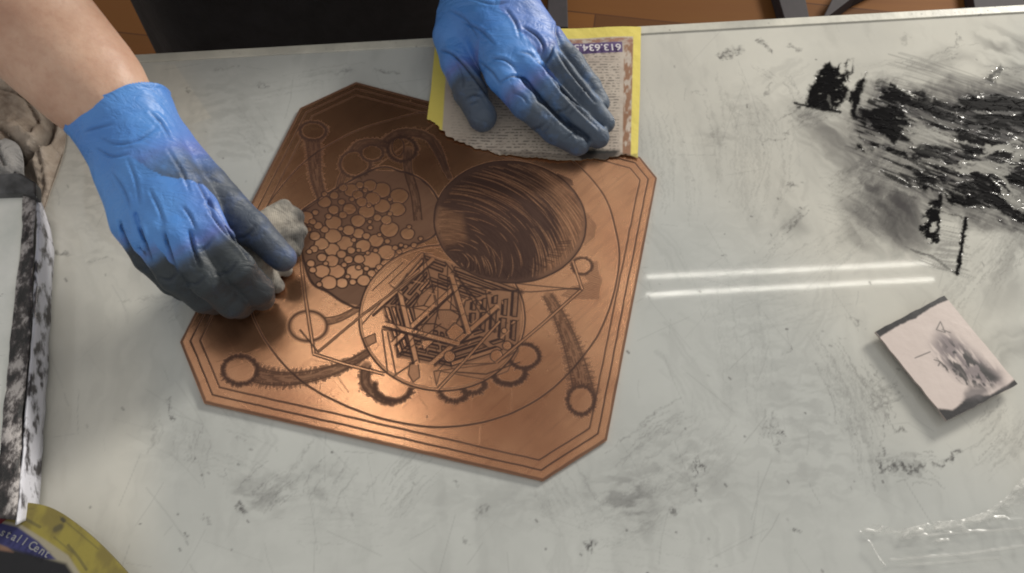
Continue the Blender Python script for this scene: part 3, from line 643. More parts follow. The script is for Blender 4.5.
c0 = mix(nt, math_(nt, 'MULTIPLY', attr(nt, 'tone'), 1.03, True), c0, (.060, .029, .022)); c0 = mix(nt, attr(nt, 'line'), c0, (.028, .010, .008))
nt.links.new(c0, p.inputs['Base Color'])
inkf = math_(nt, 'MAXIMUM', attr(nt, 'line'), math_(nt, 'MULTIPLY', attr(nt, 'tone'), .8))
nt.links.new(math_(nt, 'SUBTRACT', 0.94, math_(nt, 'MULTIPLY', inkf, .6)), p.inputs['Metallic'])
ro = math_(nt, 'ADD', math_(nt, 'MULTIPLY', noise(nt, 9, 5), .12), .20); nt.links.new(math_(nt, 'ADD', ro, math_(nt, 'MULTIPLY', inkf, .30)), p.inputs['Roughness'])
bb = bump(nt, p, math_(nt, 'MULTIPLY', inkf, -1.0), .35, .00022); bb = bump(nt, p, noise(nt, 350, 4), .07, .0004, bb); bump(nt, p, attr(nt, 'scr'), .25, .0003, bb)
plate = sheet('copper_plate', PO, K.x, K.y, {'line': ln, 'tone': tone, 'wipe_reflect': film_reflect, 'scr': scp}, ZP, .0018, cm)
tag(plate, 'etched copper printing plate with cut corners, spheres and tube drawing, lying on the table', 'printing plate')

# ================================================================ DIRECTORY PAGE under the left glove
ZQ = 0.0034
POUT = [(436, 34), (540, 29), (641, 27), (640, 90), (638, 158), (626, 155), (612, 157), (604, 160), (592, 158), (580, 160), (560, 161), (545, 159), (530, 158), (512, 155), (500, 155), (490, 150), (478, 149), (466, 144), (455, 141), (447, 136), (440, 129), (434, 123), (427, 119), (431, 90)]
PQ = np.array([W(x, y, ZQ)[:2] for x, y in POUT])
q2 = []
for i in range(len(PQ)):
    a, b = PQ[i], PQ[(i+1) % len(PQ)]
    m = 6 if 4 <= i <= 21 else 1
    for t in range(m):
        c = a+(b-a)*t/m
        if m > 1: c = c+np.array([random.uniform(-1, 1), random.uniform(-1, 1)])*.0009
        q2.append(c)
PQ = np.array(q2)
Q = Canvas(PQ[:, 0].min()-.001, PQ[:, 0].max()+.001, PQ[:, 1].min()-.001, PQ[:, 1].max()+.001, 0.0005, Wp, ZQ)
def put(C, A, pts, col, soft=.0006, v=1.0, tex=None, rough=0.0):
    m = C.new(); C.poly(m, pts, v, soft, tex, rough=rough); A[:] = A*(1-m[..., None])+np.array(col)*m[..., None]
tint = np.zeros((*Q.X.shape, 3)); tint[:] = (.72, .60, .13)
put(Q, tint, [(448, 42), (633, 37), (630, 175), (440, 170)], (.50, .43, .36))
put(Q, tint, [(449, 43), (633, 38), (633, 46), (449, 50)], (.30, .15, .10), tex=streak(0, .004, .002, .25, .6, 61))
put(Q, tint, [(624, 46), (633, 44), (630, 175), (622, 175)], (.26, .13, .07), tex=streak(1.57, .008, .003, .3, .55, 62))
put(Q, tint, [(449, 46), (622, 42.5), (622.5, 53), (449, 58)], (.10, .06, .17), soft=.0004)
# rows of tiny print, upside down as the page lies
nx = fbm(Q.X/.0016, Q.Y/.0012, 63, 2); rows = 0.5+0.5*np.cos(Q.Y/.0030*6.283)
m = Q.new(); Q.poly(m, [(452, 60), (620, 56), (618, 172), (450, 170)], 1, .0005)
para = sst(.36, .5, fbm(Q.X/.05, Q.Y/.010, 64, 2)); m = m*sst(.45, .55, nx)*sst(.45, .75, rows)*(.35+.65*para)*.9
tint = tint*(1-m[..., None]*.80)+np.array((.06, .05, .05))*m[..., None]*.80
blot = sst(.45, .8, fbm(Q.X/.02, Q.Y/.02, 65))*.25*(tint[..., 2] > .2); tint = tint*(1-blot[..., None])+np.array((.20, .13, .11))*blot[..., None]
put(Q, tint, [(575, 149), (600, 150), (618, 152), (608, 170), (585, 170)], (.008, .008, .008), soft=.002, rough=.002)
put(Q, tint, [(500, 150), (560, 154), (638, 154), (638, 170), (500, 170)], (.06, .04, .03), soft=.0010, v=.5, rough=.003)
pm, nt, p = mat('printed_paper'); a = attr(nt, 'tint', 'Color'); nt.links.new(a, p.inputs['Base Color']); p.inputs['Roughness'].default_value = .75; bump(nt, p, noise(nt, 60, 4), .25, .002)
def pz(x, y): return ZQ+.0010*fbm(x/.02, y/.02, 66)+.0006*np.sin(x*90)
page = sheet('directory_page', PQ, Q.x, Q.y, {'tint': tint}, ZQ, .0003, pm, pz)
tag(page, 'torn yellow-bordered printed page under the gloved hand at the plate edge', 'paper')
lm = simple('white_print', (.75, .70, .72), .7, bs=0)
def text(name, s, size, loc, rot, m, parent, ext=0.00005, tilt=None):
    cu = bpy.data.curves.new(name, 'FONT'); cu.body = s; cu.size = size; cu.extrude = ext; cu.offset = size*.012
    o = bpy.data.objects.new(name, cu); COL.objects.link(o); bpy.context.view_layer.update()
    me = bpy.data.meshes.new_from_object(o.evaluated_get(bpy.context.evaluated_depsgraph_get())); bpy.data.objects.remove(o)
    me.materials.clear(); t = obj(name, me, m); t.location = loc; t.rotation_euler = rot; keep(t, parent) if parent else None
    return t
a = W(621, 44, ZQ+.0026); b = W(560, 45.5, ZQ+.0026)
text('phone_number', '613.634.5', .0105, tuple(a+np.array([0, .0002, 0])), (0, 0, math.atan2(b[1]-a[1], b[0]-a[0])), lm, page)

# ================================================================ INK CARD
ZC = .007
CO4 = [(876, 331), (944, 296), (1018, 384), (947, 421)]
PC = np.array([W(x, y, ZC)[:2] for x, y in CO4])
q2 = []
for i in range(4):
    a, b = PC[i], PC[(i+1) % 4]
    for t in range(14): q2.append(a+(b-a)*t/14+np.array([random.uniform(-1, 1), random.uniform(-1, 1)])*.00035)
C = Canvas(PC[:, 0].min()-.001, PC[:, 0].max()+.001, PC[:, 1].min()-.001, PC[:, 1].max()+.001, 0.0005, Wp, ZC)
tint = np.zeros((*C.X.shape, 3)); tint[:] = (.66, .56, .52)
f = fbm(C.X/.03, C.Y/.03, 71)[..., None]; tint = tint*(1-.28*f)+np.array((.42, .36, .31))*.28*f
put(C, tint, [(872, 328), (944, 291), (949, 300), (930, 309), (914, 319), (900, 324), (880, 338)], (.010, .008, .010), soft=.0007, rough=.0012)
put(C, tint, [(946, 426), (936, 408), (952, 410), (966, 398), (976, 396), (990, 395), (1006, 386), (1016, 376), (1026, 384)], (.012, .010, .012), soft=.0010, rough=.0015)
put(C, tint, [(960, 402), (985, 396), (990, 388), (970, 388)], (.10, .085, .09), soft=.003, v=.8, rough=.003)
put(C, tint, [(938, 332), (950, 334), (1000, 372), (1004, 385), (985, 388), (958, 378), (940, 362), (932, 345)], (.15, .12, .13), soft=.006, v=.85, tex=streak(.9, .012, .003, .25, .5, 72))
put(C, tint, [(945, 340), (958, 345), (1000, 378), (990, 390), (972, 386), (950, 366)], (.02, .018, .02), soft=.004, v=.95, tex=streak(1.0, .008, .0028, .44, .54, 73))
put(C, tint, [(936, 358), (950, 360), (965, 378), (975, 388), (962, 384), (945, 370)], (.02, .018, .02), soft=.001, v=.9, tex=streak(.9, .006, .0025, .5, .56, 74))
mm = C.new()
for pts in ([(940, 322), (945, 333), (936, 330), (940, 322)], [(942, 330), (950, 333)], [(915, 358), (930, 352)], [(934, 360), (940, 362), (938, 366)]): C.line(mm, pts, .0009, .7)
tint = tint*(1-mm[..., None])+.03*mm[..., None]
im = pm.copy(); im.name = 'inked_card'; im.node_tree.nodes['Principled BSDF'].inputs['Roughness'].default_value = .5
card = sheet('ink_card', np.array(q2), C.x, C.y, {'tint': tint}, ZC, .0016, im, lambda x, y: ZC+.0016*np.sin((x-PC[0][0])*30)-.001)
tag(card, 'pale pink rectangular ink card with black inked ends, lying right of the plate', 'card')

# ================================================================ SDF surfaces (hands, cloth, person)
def surfnet(f, lo, hs):
    """surface nets: f on a grid -> quads"""
    s = f < 0; nx_, ny_, nz_ = f.shape
    cell = np.zeros((nx_-1, ny_-1, nz_-1), int)
    for dx in (0, 1):
        for dy in (0, 1):
            for dz in (0, 1): cell += s[dx:nx_-1+dx, dy:ny_-1+dy, dz:nz_-1+dz]
    act = (cell > 0) & (cell < 8); ids = -np.ones(act.shape, int); I = np.argwhere(act); ids[act] = np.arange(len(I))
    acc = np.zeros((len(I), 3)); cnt = np.zeros(len(I)); cs = [(a, b, c) for a in (0, 1) for b in (0, 1) for c in (0, 1)]
    for a in cs:
        for ax in range(3):
            if a[ax]: continue
            b = list(a); b[ax] = 1
            fa = f[I[:, 0]+a[0], I[:, 1]+a[1], I[:, 2]+a[2]]; fb = f[I[:, 0]+b[0], I[:, 1]+b[1], I[:, 2]+b[2]]
            m = (fa < 0) != (fb < 0); t = np.where(m, fa/(fa-fb+1e-20), 0)
            pt = np.tile(np.array(a, float), (len(I), 1)); pt[:, ax] += t
            acc[m] += pt[m]; cnt[m] += 1
    V_ = (I+acc/cnt[:, None])*hs+lo; F_ = []
    for ax in range(3):
        o1, o2 = [(1, 2), (2, 0), (0, 1)][ax]
        sl0 = [slice(None)]*3; sl1 = [slice(None)]*3; sl0[ax] = slice(0, -1); sl1[ax] = slice(1, None)
        A_, B_ = s[tuple(sl0)], s[tuple(sl1)]; E = np.argwhere(A_ != B_)
        E = E[(E[:, o1] > 0) & (E[:, o2] > 0) & (E[:, o1] < f.shape[o1]-1) & (E[:, o2] < f.shape[o2]-1)]
        def cid(d1, d2):
            q = E.copy(); q[:, o1] -= d1; q[:, o2] -= d2; return ids[q[:, 0], q[:, 1], q[:, 2]]
        Q_ = np.stack([cid(1, 1), cid(0, 1), cid(0, 0), cid(1, 0)], -1)
        fl_ = A_[E[:, 0], E[:, 1], E[:, 2]]; Q_[~fl_] = Q_[~fl_][:, ::-1]; F_.append(Q_)
    return V_, np.concatenate(F_)
def cap(p, a, b, ra, rb):
    a, b = np.array(a), np.array(b); d = b-a; t = np.clip(((p-a)@d)/(d@d), 0, 1); r_ = ra+(rb-ra)*t
    return np.linalg.norm(p-a-t[..., None]*d, axis=-1)-r_
def smin(a, b, k): h = np.clip(.5+.5*(b-a)/k, 0, 1); return b*(1-h)+a*h-k*h*(1-h)
def smax(a, b, k): return -smin(-a, -b, k)
def grid3(lo, hi, h):
    ax = [np.arange(lo[i], hi[i]+h, h) for i in range(3)]; return np.stack(np.meshgrid(*ax, indexing='ij'), -1), np.array(lo), h
def chain(p, pts, k=.004):
    f = None
    for a, b in zip(pts[:-1], pts[1:]):
        c = cap(p, a[:3], b[:3], a[3], b[3]); f = c if f is None else smin(f, c, k)
    return f
def J(px, py, z, r_): return (*W(px, py, z), r_)
def relax(V, F, it=2):
    n = len(V); e = np.r_[F[:, [0, 1]], F[:, [1, 2]], F[:, [2, 3]], F[:, [3, 0]]]
    for _ in range(it):
        s_ = np.zeros_like(V); c = np.bincount(e[:, 0], minlength=n)+np.bincount(e[:, 1], minlength=n)
        for k in range(3): s_[:, k] = np.bincount(e[:, 0], V[e[:, 1], k], n)+np.bincount(e[:, 1], V[e[:, 0], k], n)
        V = V*.45+(s_/c[:, None])*.55
    return V

# nitrile glove material: blue rubber, inked where attribute 'dirt' says so
gm, nt, p = mat('blue_nitrile')
blue = ramp(nt, noise(nt, 18, 4), [(0.3, (.060, .215, .60)), (0.7, (.10, .30, .70))])
dn = math_(nt, 'ADD', attr(nt, 'dirt'), math_(nt, 'MULTIPLY', math_(nt, 'SUBTRACT', noise(nt, 55, 6, .65), .5), 1.1)); dn = ramp(nt, dn, [(0.15, 0.0), (0.95, 1.0)])
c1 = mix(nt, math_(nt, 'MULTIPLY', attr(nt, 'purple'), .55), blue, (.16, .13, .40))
c1 = mix(nt, math_(nt, 'MULTIPLY', dn, .90), c1, (.062, .070, .072)); c1 = mix(nt, attr(nt, 'black'), c1, (.020, .026, .028)); c1 = mix(nt, attr(nt, 'crease'), c1, (.012, .022, .05))  # last mix paints shade into the folds and finger gaps
nt.links.new(c1, p.inputs['Base Color']); nt.links.new(math_(nt, 'ADD', math_(nt, 'MULTIPLY', dn, .10), .46), p.inputs['Roughness'])
bb = bump(nt, p, noise(nt, 34, 3, .5, stretch=(1, 1.7, 1, .7), dist=1.2), .55, .004); bb = bump(nt, p, noise(nt, 85, 3, .5, stretch=(1, 1.6, 1, 2.1), dist=1.5), .25, .0015, bb); rd = noise(nt, 30, 5, .55, stretch=(1, 2.0, 1, .6), dist=.9); rd = math_(nt, 'ABSOLUTE', math_(nt, 'SUBTRACT', rd, .5)); rd = ramp(nt, rd, [(0.0, 0.0), (0.045, 1.0)])
bb = bump(nt, p, rd, .20, .0014, bb); bump(nt, p, noise(nt, 700, 3), .14, .0003, bb)

def wr(p, seed, amp, sc=.012):                 # soft rubber wrinkles
    return 1.5*amp*(np.abs(n3(p[..., 0]/sc, p[..., 1]/sc, p[..., 2]/sc, seed)-.5)*2-.3)

def build_hand(fingers, meta, extra, grooves, lo, hi, h, seed, kf=.0035, kp=.014):
    p, lo, h = grid3(lo, hi, h)
    palm = None
    for m_ in meta:
        c = chain(p, m_); palm = c if palm is None else smin(palm, c, kp)
    f = palm
    for fg in fingers: f = smin(f, chain(p, fg, .003), kf)
    for e in extra: f = smin(f, chain(p, e), .01)
    f = f+wr(p, seed, .0009)
    for g_, r_, k_ in grooves:
        for a, b in zip(g_[:-1], g_[1:]): f = smax(f, -cap(p, a, b, r_, r_), k_)
    f = smax(f, -(p[..., 2]-.0045), .002) if seed == 1 else f
    V, F = surfnet(f, lo, h); return relax(V, F, 2), F
def near(V, chains):
    d = np.full(len(V), 1e9)
    for c in chains:
        for a, b in zip(c[:-1], c[1:]): d = np.minimum(d, cap(V, a[:3], b[:3], 0, 0))
    return d

def engrave(V, F, lines, width, depth):
    # press folds into the upward side of a surface along lines traced over it
    Nv = np.zeros_like(V); fn = np.cross(V[F[:, 2]]-V[F[:, 0]], V[F[:, 3]]-V[F[:, 1]])
    for k in range(4): np.add.at(Nv, F[:, k], fn)
    Nv /= np.linalg.norm(Nv, axis=1)[:, None]+1e-12
    d = V-CAM; dep = d@_f; px_ = 512+FOC*(d@_r)/dep; py_ = 286.5-FOC*(d@_u)/dep; up = (Nv@(-_f)) > .0
    cr_ = np.zeros(len(V)); mv = np.zeros(len(V))
    for pts, k_ in lines:
        q = spline(pts, 6); D = np.full(len(V), 1e9)
        n_ = len(q)-1; tp = np.zeros(len(V))
        for i in range(n_):
            a, b = q[i], q[i+1]; e = b-a; t = np.clip(((px_-a[0])*e[0]+(py_-a[1])*e[1])/(e@e+1e-9), 0, 1)
            dd_ = np.hypot(px_-a[0]-t*e[0], py_-a[1]-t*e[1]); m_ = dd_ < D; D = np.where(m_, dd_, D); tp = np.where(m_, (i+t)/n_, tp)
        env = np.sin(np.pi*np.clip(tp, .04, .96))**.6*k_; w_ = width
        g1 = np.exp(-(D/w_)**2)*env*up; g2 = np.exp(-((D-2.2*w_)/(1.3*w_))**2)*env*up
        mv = mv-g1*depth+g2*depth*.55; cr_ = np.maximum(cr_, np.exp(-(D/(w_*.75))**2)*env*up*.8)
    return V+Nv*mv[:, None], cr_
# --- left hand (flat on the page)
Ith = [J(452, 36, .026, .0155), J(458, 62, .021, .0140), J(470, 92, .019, .0132), J(482, 117, .016, .0118)]
Iin = [J(500, 76, .034, .0120), J(525, 105, .030, .0108), J(554, 131, .021, .0102), J(578, 144, .0145, .0092)]
Imi = [J(522, 62, .037, .0118), J(548, 92, .033, .0105), J(577, 120, .023, .0100), J(598, 137, .0145, .0090)]
Iri = [J(542, 50, .036, .0112), J(563, 75, .031, .0100), J(588, 104, .022, .0094), J(604, 123, .0140, .0086)]
Ipi = [J(552, 40, .030, .0098), J(573, 62, .026, .0088), J(590, 86, .018, .0084), J(600, 103, .0130, .0078)]
meta = [[J(470, -40, .044, .019), Iin[0]], [J(477, -46, .046, .018), Imi[0]], [J(483, -46, .046, .017), Iri[0]], [J(488, -42, .043, .015), Ipi[0]], [J(466, -36, .040, .018), Ith[0]], [J(470, 20, .032, .018), J(505, 60, .032, .015)], [J(472, -40, .04, .020), J(482, -90, .05, .020)], [J(482, -40, .04, .019), J(488, -90, .05, .020)]]
def gz(pts, z): return [tuple(W(a[0], a[1], a[2] if len(a) > 2 else z)) for a in pts]
gro = [(gz([(523, 80, .040), (540, 100, .036), (562, 121, .028), (586, 139, .019)], .04), .0026, .003), (gz([(544, 68, .041), (562, 92, .036), (582, 113, .027), (599, 128, .018)], .04), .0024, .003), (gz([(557, 54, .037), (574, 77, .031), (592, 99, .021)], .04), .0024, .003),
       (gz([(450, 52, .046), (462, 60, .043), (476, 72, .036), (490, 94, .024)], .04), .0024, .004), (gz([(523, 30, .053), (533, 34, .053), (541, 42, .050)], .05), .0013, .004), (gz([(500, 80, .047), (515, 76, .049), (530, 86, .047)], .047), .0012, .004)]
lo = W(425, 170, 0); hi = W(640, -30, .05)
V, F = build_hand([Ith, Iin, Imi, Iri, Ipi], meta, [], gro, (W(428, 100, 0)[0]-.02, W(500, 175, 0)[1], 0.002), (W(612, 100, 0)[0]+.01, W(500, -75, .05)[1], .075), .0011, 1)
wrist_L = (np.array(W(476, -90, .05))+np.array(W(505, -90, .05)))/2
def inkd(V, chains, st, ln_):
    """0 at knuckle, 1 towards the tips, following each finger"""
    out = np.zeros(len(V)); best = np.full(len(V), 1e9)
    for c in chains:
        acc = 0; tot = sum(np.linalg.norm(np.array(b[:3])-np.array(a[:3])) for a, b in zip(c[:-1], c[1:]))
        for a, b in zip(c[:-1], c[1:]):
            a3, b3 = np.array(a[:3]), np.array(b[:3]); d = b3-a3; l = np.linalg.norm(d); t = np.clip(((V-a3)@d)/(l*l), 0, 1)
            D = np.linalg.norm(V-a3-t[:, None]*d, axis=1); m = D < best; best = np.where(m, D, best); out = np.where(m, (acc+t*l)/tot, out); acc += l
    return sst(st, ln_, out)
LF = [([(523, 27), (530, 31), (537, 36), (543, 45), (543, 54)], 1), ([(441, 50), (452, 54), (463, 64), (474, 77), (487, 95), (494, 104)], 1.2), ([(500, 82), (512, 76), (523, 79), (532, 86)], .9), ([(553, 46), (550, 56), (544, 64)], .9), ([(536, 60), (545, 68), (549, 76)], .8), ([(523, 79), (534, 92), (548, 108), (562, 122), (580, 137)], 1.1), ([(544, 66), (556, 83), (568, 98), (584, 114), (598, 128)], 1.1), ([(556, 50), (568, 68), (582, 86), (595, 102)], 1.1),
      ([(545, 122), (538, 128), (530, 130)], .5), ([(549, 126), (543, 133)], .4), ([(570, 104), (563, 110), (556, 112)], .5), ([(574, 108), (568, 115)], .4), ([(586, 88), (580, 94)], .5), ([(465, 98), (474, 94), (484, 96)], .6), ([(468, 104), (478, 100)], .4), ([(462, 22), (480, 30), (494, 44)], .5), ([(450, 10), (466, 20), (478, 38)], .45), ([(505, 8), (515, 22), (520, 38)], .5), ([(492, 58), (505, 60), (516, 68)], .6), ([(480, 62), (492, 72), (500, 84)], .6), ([(520, 52), (530, 54), (536, 60)], .6), ([(455, 60), (462, 74), (463, 88)], .5), ([(512, 92), (522, 96), (528, 104)], .5), ([(565, 140), (574, 134), (578, 140)], .5), ([(558, 20), (556, 32), (560, 42)], .6), ([(470, -2), (492, 4), (508, 2)], .5)]
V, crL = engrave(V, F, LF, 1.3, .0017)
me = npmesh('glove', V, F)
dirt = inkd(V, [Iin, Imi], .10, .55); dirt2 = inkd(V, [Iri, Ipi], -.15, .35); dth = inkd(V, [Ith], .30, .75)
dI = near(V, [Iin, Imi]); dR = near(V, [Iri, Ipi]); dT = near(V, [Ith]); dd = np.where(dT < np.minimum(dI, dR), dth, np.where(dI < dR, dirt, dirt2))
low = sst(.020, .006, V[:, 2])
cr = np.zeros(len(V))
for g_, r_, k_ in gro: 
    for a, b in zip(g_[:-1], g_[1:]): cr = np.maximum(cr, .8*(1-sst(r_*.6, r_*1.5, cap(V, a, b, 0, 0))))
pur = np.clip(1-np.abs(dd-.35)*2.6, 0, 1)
setattrs(me, dirt=np.clip(dd*1.0-.02+low*.1, 0, 1), black=np.clip(crL*.3, 0, 1), crease=np.maximum(cr, crL), purple=pur); gloveL = me  # black here deepens the painted fold shade

# --- right hand (gripping the cloth)
cuffA = [J(98, 118, .082, .0185), J(134, 106, .085, .0200)]
RTh = [J(168, 140, .066, .0150), J(208, 186, .060, .0142), J(252, 228, .046, .0118), J(283, 258, .030, .0100)]
RIn = [J(205, 226, .071, .0132), J(238, 268, .058, .0110), J(258, 290, .034, .0102), J(262, 298, .016, .0090)]
RMi = [J(178, 236, .074, .0134), J(208, 280, .058, .0112), J(232, 302, .034, .0104), J(240, 306, .014, .0092)]
RRi = [J(152, 236, .071, .0130), J(176, 276, .055, .0108), J(204, 298, .032, .0100), J(214, 302, .014, .0090)]
RPi = [J(130, 224, .064, .0118), J(148, 258, .048, .0096), J(172, 282, .028, .0088), J(184, 290, .013, .0080)]
meta = [[J(102, 122, .080, .0175), RPi[0]], [J(113, 118, .083, .0180), RRi[0]], [J(124, 114, .084, .0185), RMi[0]], [J(136, 112, .082, .0185), RIn[0]], [J(142, 114, .078, .0170), RTh[0]], [J(150, 160, .066, .020), J(190, 215, .064, .016)], [J(124, 122, .080, .028), J(100, 90, .090, .0272)]]
gro = [(gz([(146, 262), (140, 236)], .074), .0013, .004), (gz([(170, 270, .074), (166, 240, .084)], .08), .0015, .005), (gz([(196, 268, .074), (192, 236, .082)], .08), .0016, .005), (gz([(212, 205, .078), (232, 240, .066), (252, 262, .052)], .06), .0026, .006),
       (gz([(118, 206, .079), (126, 232, .074)], .07), .0010, .003), (gz([(136, 214, .085), (143, 238, .082)], .07), .0010, .003), (gz([(160, 218, .089), (164, 240, .086)], .07), .0010, .003)]
V, F = build_hand([RTh, RIn, RMi, RRi, RPi], meta, [cuffA], gro, (W(70, 130, .0)[0], W(200, 325, 0)[1]-.045, .003), (W(310, 250, 0)[0], W(120, 60, .09)[1]+.01, .135), .0011, 2)
# open the cuff: drop everything beyond the wrist plane
ca = W(118, 115, .084); cdv = np.cross(np.array([0, 0, 1.]), W(157, 100, .09)-W(78, 130, .09)); cdv /= np.linalg.norm(cdv); cdv[2] += .35; cdv /= np.linalg.norm(cdv)
keepf = ((V[F]-ca)@cdv).min(1) < 0.004
F = F[keepf]; used = np.zeros(len(V), bool); used[F] = True; rm = np.cumsum(used)-1; V = V[used]; F = rm[F]
# flare of the rolled cuff
s_ = (V-ca)@cdv; V = V-np.outer(np.maximum(s_-.004-.0015*np.sin(V[:, 0]*190), 0), cdv); s_ = (V-ca)@cdv; fl_ = 1+.035*sst(.0005, .0035, s_)+.02*sst(-.022, .004, s_); ctr = ca+np.outer(s_, cdv); V = ctr+(V-ctr)*np.where(s_ > -.03, fl_, 1)[:, None]
me = npmesh('glove', V, F)
dR = inkd(V, [RIn, RMi, RRi, RPi], .02, .42); dth = inkd(V, [RTh], .30, .80); nT = near(V, [RTh]); nR = near(V, [RIn, RMi, RRi, RPi])
dd = np.where(nT < nR, inkd(V, [RTh], .05, .50)*.95, dR*1.6); bl = sst(.05, .0, nR-.0)*0
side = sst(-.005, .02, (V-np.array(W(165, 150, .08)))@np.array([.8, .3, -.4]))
RF = [([(120, 222), (126, 238), (134, 254)], 1.1), ([(140, 228), (146, 244), (152, 262)], 1.2), ([(164, 232), (170, 250), (176, 270)], 1.2), ([(190, 232), (194, 250), (200, 266)], 1.1), ([(205, 205), (222, 228), (240, 246), (252, 262)], 1.2), ([(196, 180), (206, 198), (214, 216)], .8), ([(168, 150), (182, 172), (190, 192)], .5), ([(100, 138), (118, 144), (138, 140), (156, 128)], .5), ([(96, 148), (112, 156), (128, 154)], .5), ([(112, 172), (124, 190), (130, 208)], .5), ([(150, 190), (158, 206), (164, 222)], .5), ([(182, 206), (190, 216), (196, 230)], .6), ([(128, 160), (136, 180), (140, 204)], .4),
      ([(212, 238), (204, 248), (196, 250)], .6), ([(236, 262), (228, 272), (216, 274)], .6), ([(205, 276), (196, 284), (186, 282)], .6), ([(178, 272), (170, 280), (160, 278)], .6), ([(255, 226), (246, 236), (236, 238)], .6), ([(84, 132), (96, 128), (112, 124)], .5), ([(150, 112), (162, 124), (170, 138)], .6)]
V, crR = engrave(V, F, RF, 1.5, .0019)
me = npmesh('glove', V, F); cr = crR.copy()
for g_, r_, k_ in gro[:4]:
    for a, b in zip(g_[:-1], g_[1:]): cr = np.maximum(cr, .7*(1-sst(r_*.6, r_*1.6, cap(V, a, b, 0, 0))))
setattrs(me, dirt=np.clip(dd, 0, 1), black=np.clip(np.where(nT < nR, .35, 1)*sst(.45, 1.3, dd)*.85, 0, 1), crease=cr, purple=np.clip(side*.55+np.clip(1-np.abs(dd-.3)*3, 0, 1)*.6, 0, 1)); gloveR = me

# --- cloth held by the right hand
ct, nt, p = mat('inked_tarlatan')
c0 = ramp(nt, noise(nt, 30, 5, .6), [(0.38, (.045, .045, .045)), (0.50, (.22, .205, .18)), (0.64, (.42, .38, .32))]); w_ = N(nt, 'TexWave'); w_.inputs['Scale'].default_value = 260; w_.inputs['Distortion'].default_value = 2; nt.links.new(N(nt, 'TexCoord').outputs['Object'], w_.inputs[0])
nt.links.new(mix(nt, math_(nt, 'MULTIPLY', w_.outputs[1], .25), c0, (.2, .18, .16)), p.inputs['Base Color']); p.inputs['Roughness'].default_value = .9
bb = bump(nt, p, noise(nt, 45, 4, dist=1), .7, .006); bump(nt, p, w_.outputs[1], .3, .0006, bb)
p_, lo_, h_ = grid3((W(205, 300, 0)[0], W(230, 325, 0)[1], .001), (W(320, 250, 0)[0], W(260, 190, .03)[1], .062), .0014)
f = None
for a in ([J(240, 240, .026, .016), J(258, 262, .018, .012)], [J(248, 236, .028, .010), J(284, 208, .022, .0065)], [J(252, 238, .026, .009), J(296, 216, .016, .006)], [J(252, 244, .024, .009), J(299, 232, .010, .0055)], [J(254, 250, .022, .009), J(294, 250, .008, .0055)], [J(254, 256, .020, .009), J(286, 268, .007, .0055)], [J(250, 262, .018, .009), J(276, 286, .007, .0055)], [J(244, 266, .016, .009), J(262, 300, .007, .006)], [J(236, 270, .016, .009), J(244, 304, .007, .006)], [J(292, 212, .012, .005), J(296, 245, .007, .005)]):
    c = chain(p_, a); f = c if f is None else smin(f, c, .0035)
f = f+.0030*(np.abs(n3(p_[..., 0]/.014, p_[..., 1]/.014, p_[..., 2]/.014, 5)-.5)*3-.4)+.0015*(n3(p_[..., 0]/.005, p_[..., 1]/.005, p_[..., 2]/.005, 6)-.5)
V, F = surfnet(f, lo_, h_); V = relax(V, F, 1); V[:, 2] = np.maximum(V[:, 2], ZP+.0003)
rag = obj('wiping_cloth', npmesh('wiping_cloth', V, F), ct); tag(rag, 'small grey beige wiping cloth gripped by the right gloved hand', 'cloth')

# ================================================================ PERSON
person = empty('person', (-.18, .86, -.9)); tag(person, 'person in black clothes and blue gloves wiping the copper plate with a cloth', 'person')
sk, nt, p = mat('skin')
c0 = mix(nt, math_(nt, 'MULTIPLY', ramp(nt, noise(nt, 160, 4), [(0.5, 0.0), (0.75, 1.0)]), .30), ramp(nt, noise(nt, 22, 6, .65), [(0.3, (.45, .25, .17)), (0.7, (.62, .41, .30))]), (.38, .18, .12)); nt.links.new(c0, p.inputs['Base Color']); p.inputs['Roughness'].default_value = .5
p.inputs['Subsurface Weight'].default_value = .15; p.inputs['Subsurface Radius'].default_value = (.012, .005, .003); p.inputs['Subsurface Scale'].default_value = .5; bump(nt, p, noise(nt, 260, 5), .30, .0010)
wR = np.array(W(122, 118, .082)); eR = np.array([-.49, .70, .22]); mR = np.array(W(50, 42, .105)); m2 = np.array(W(-16, -28, .140))
sR = (-.40, .80, .50); sL = (.02, .82, .48); eL = np.array([.02, .83, .16]); wL = np.array(wrist_L)
head = (-.06, .56, .72)
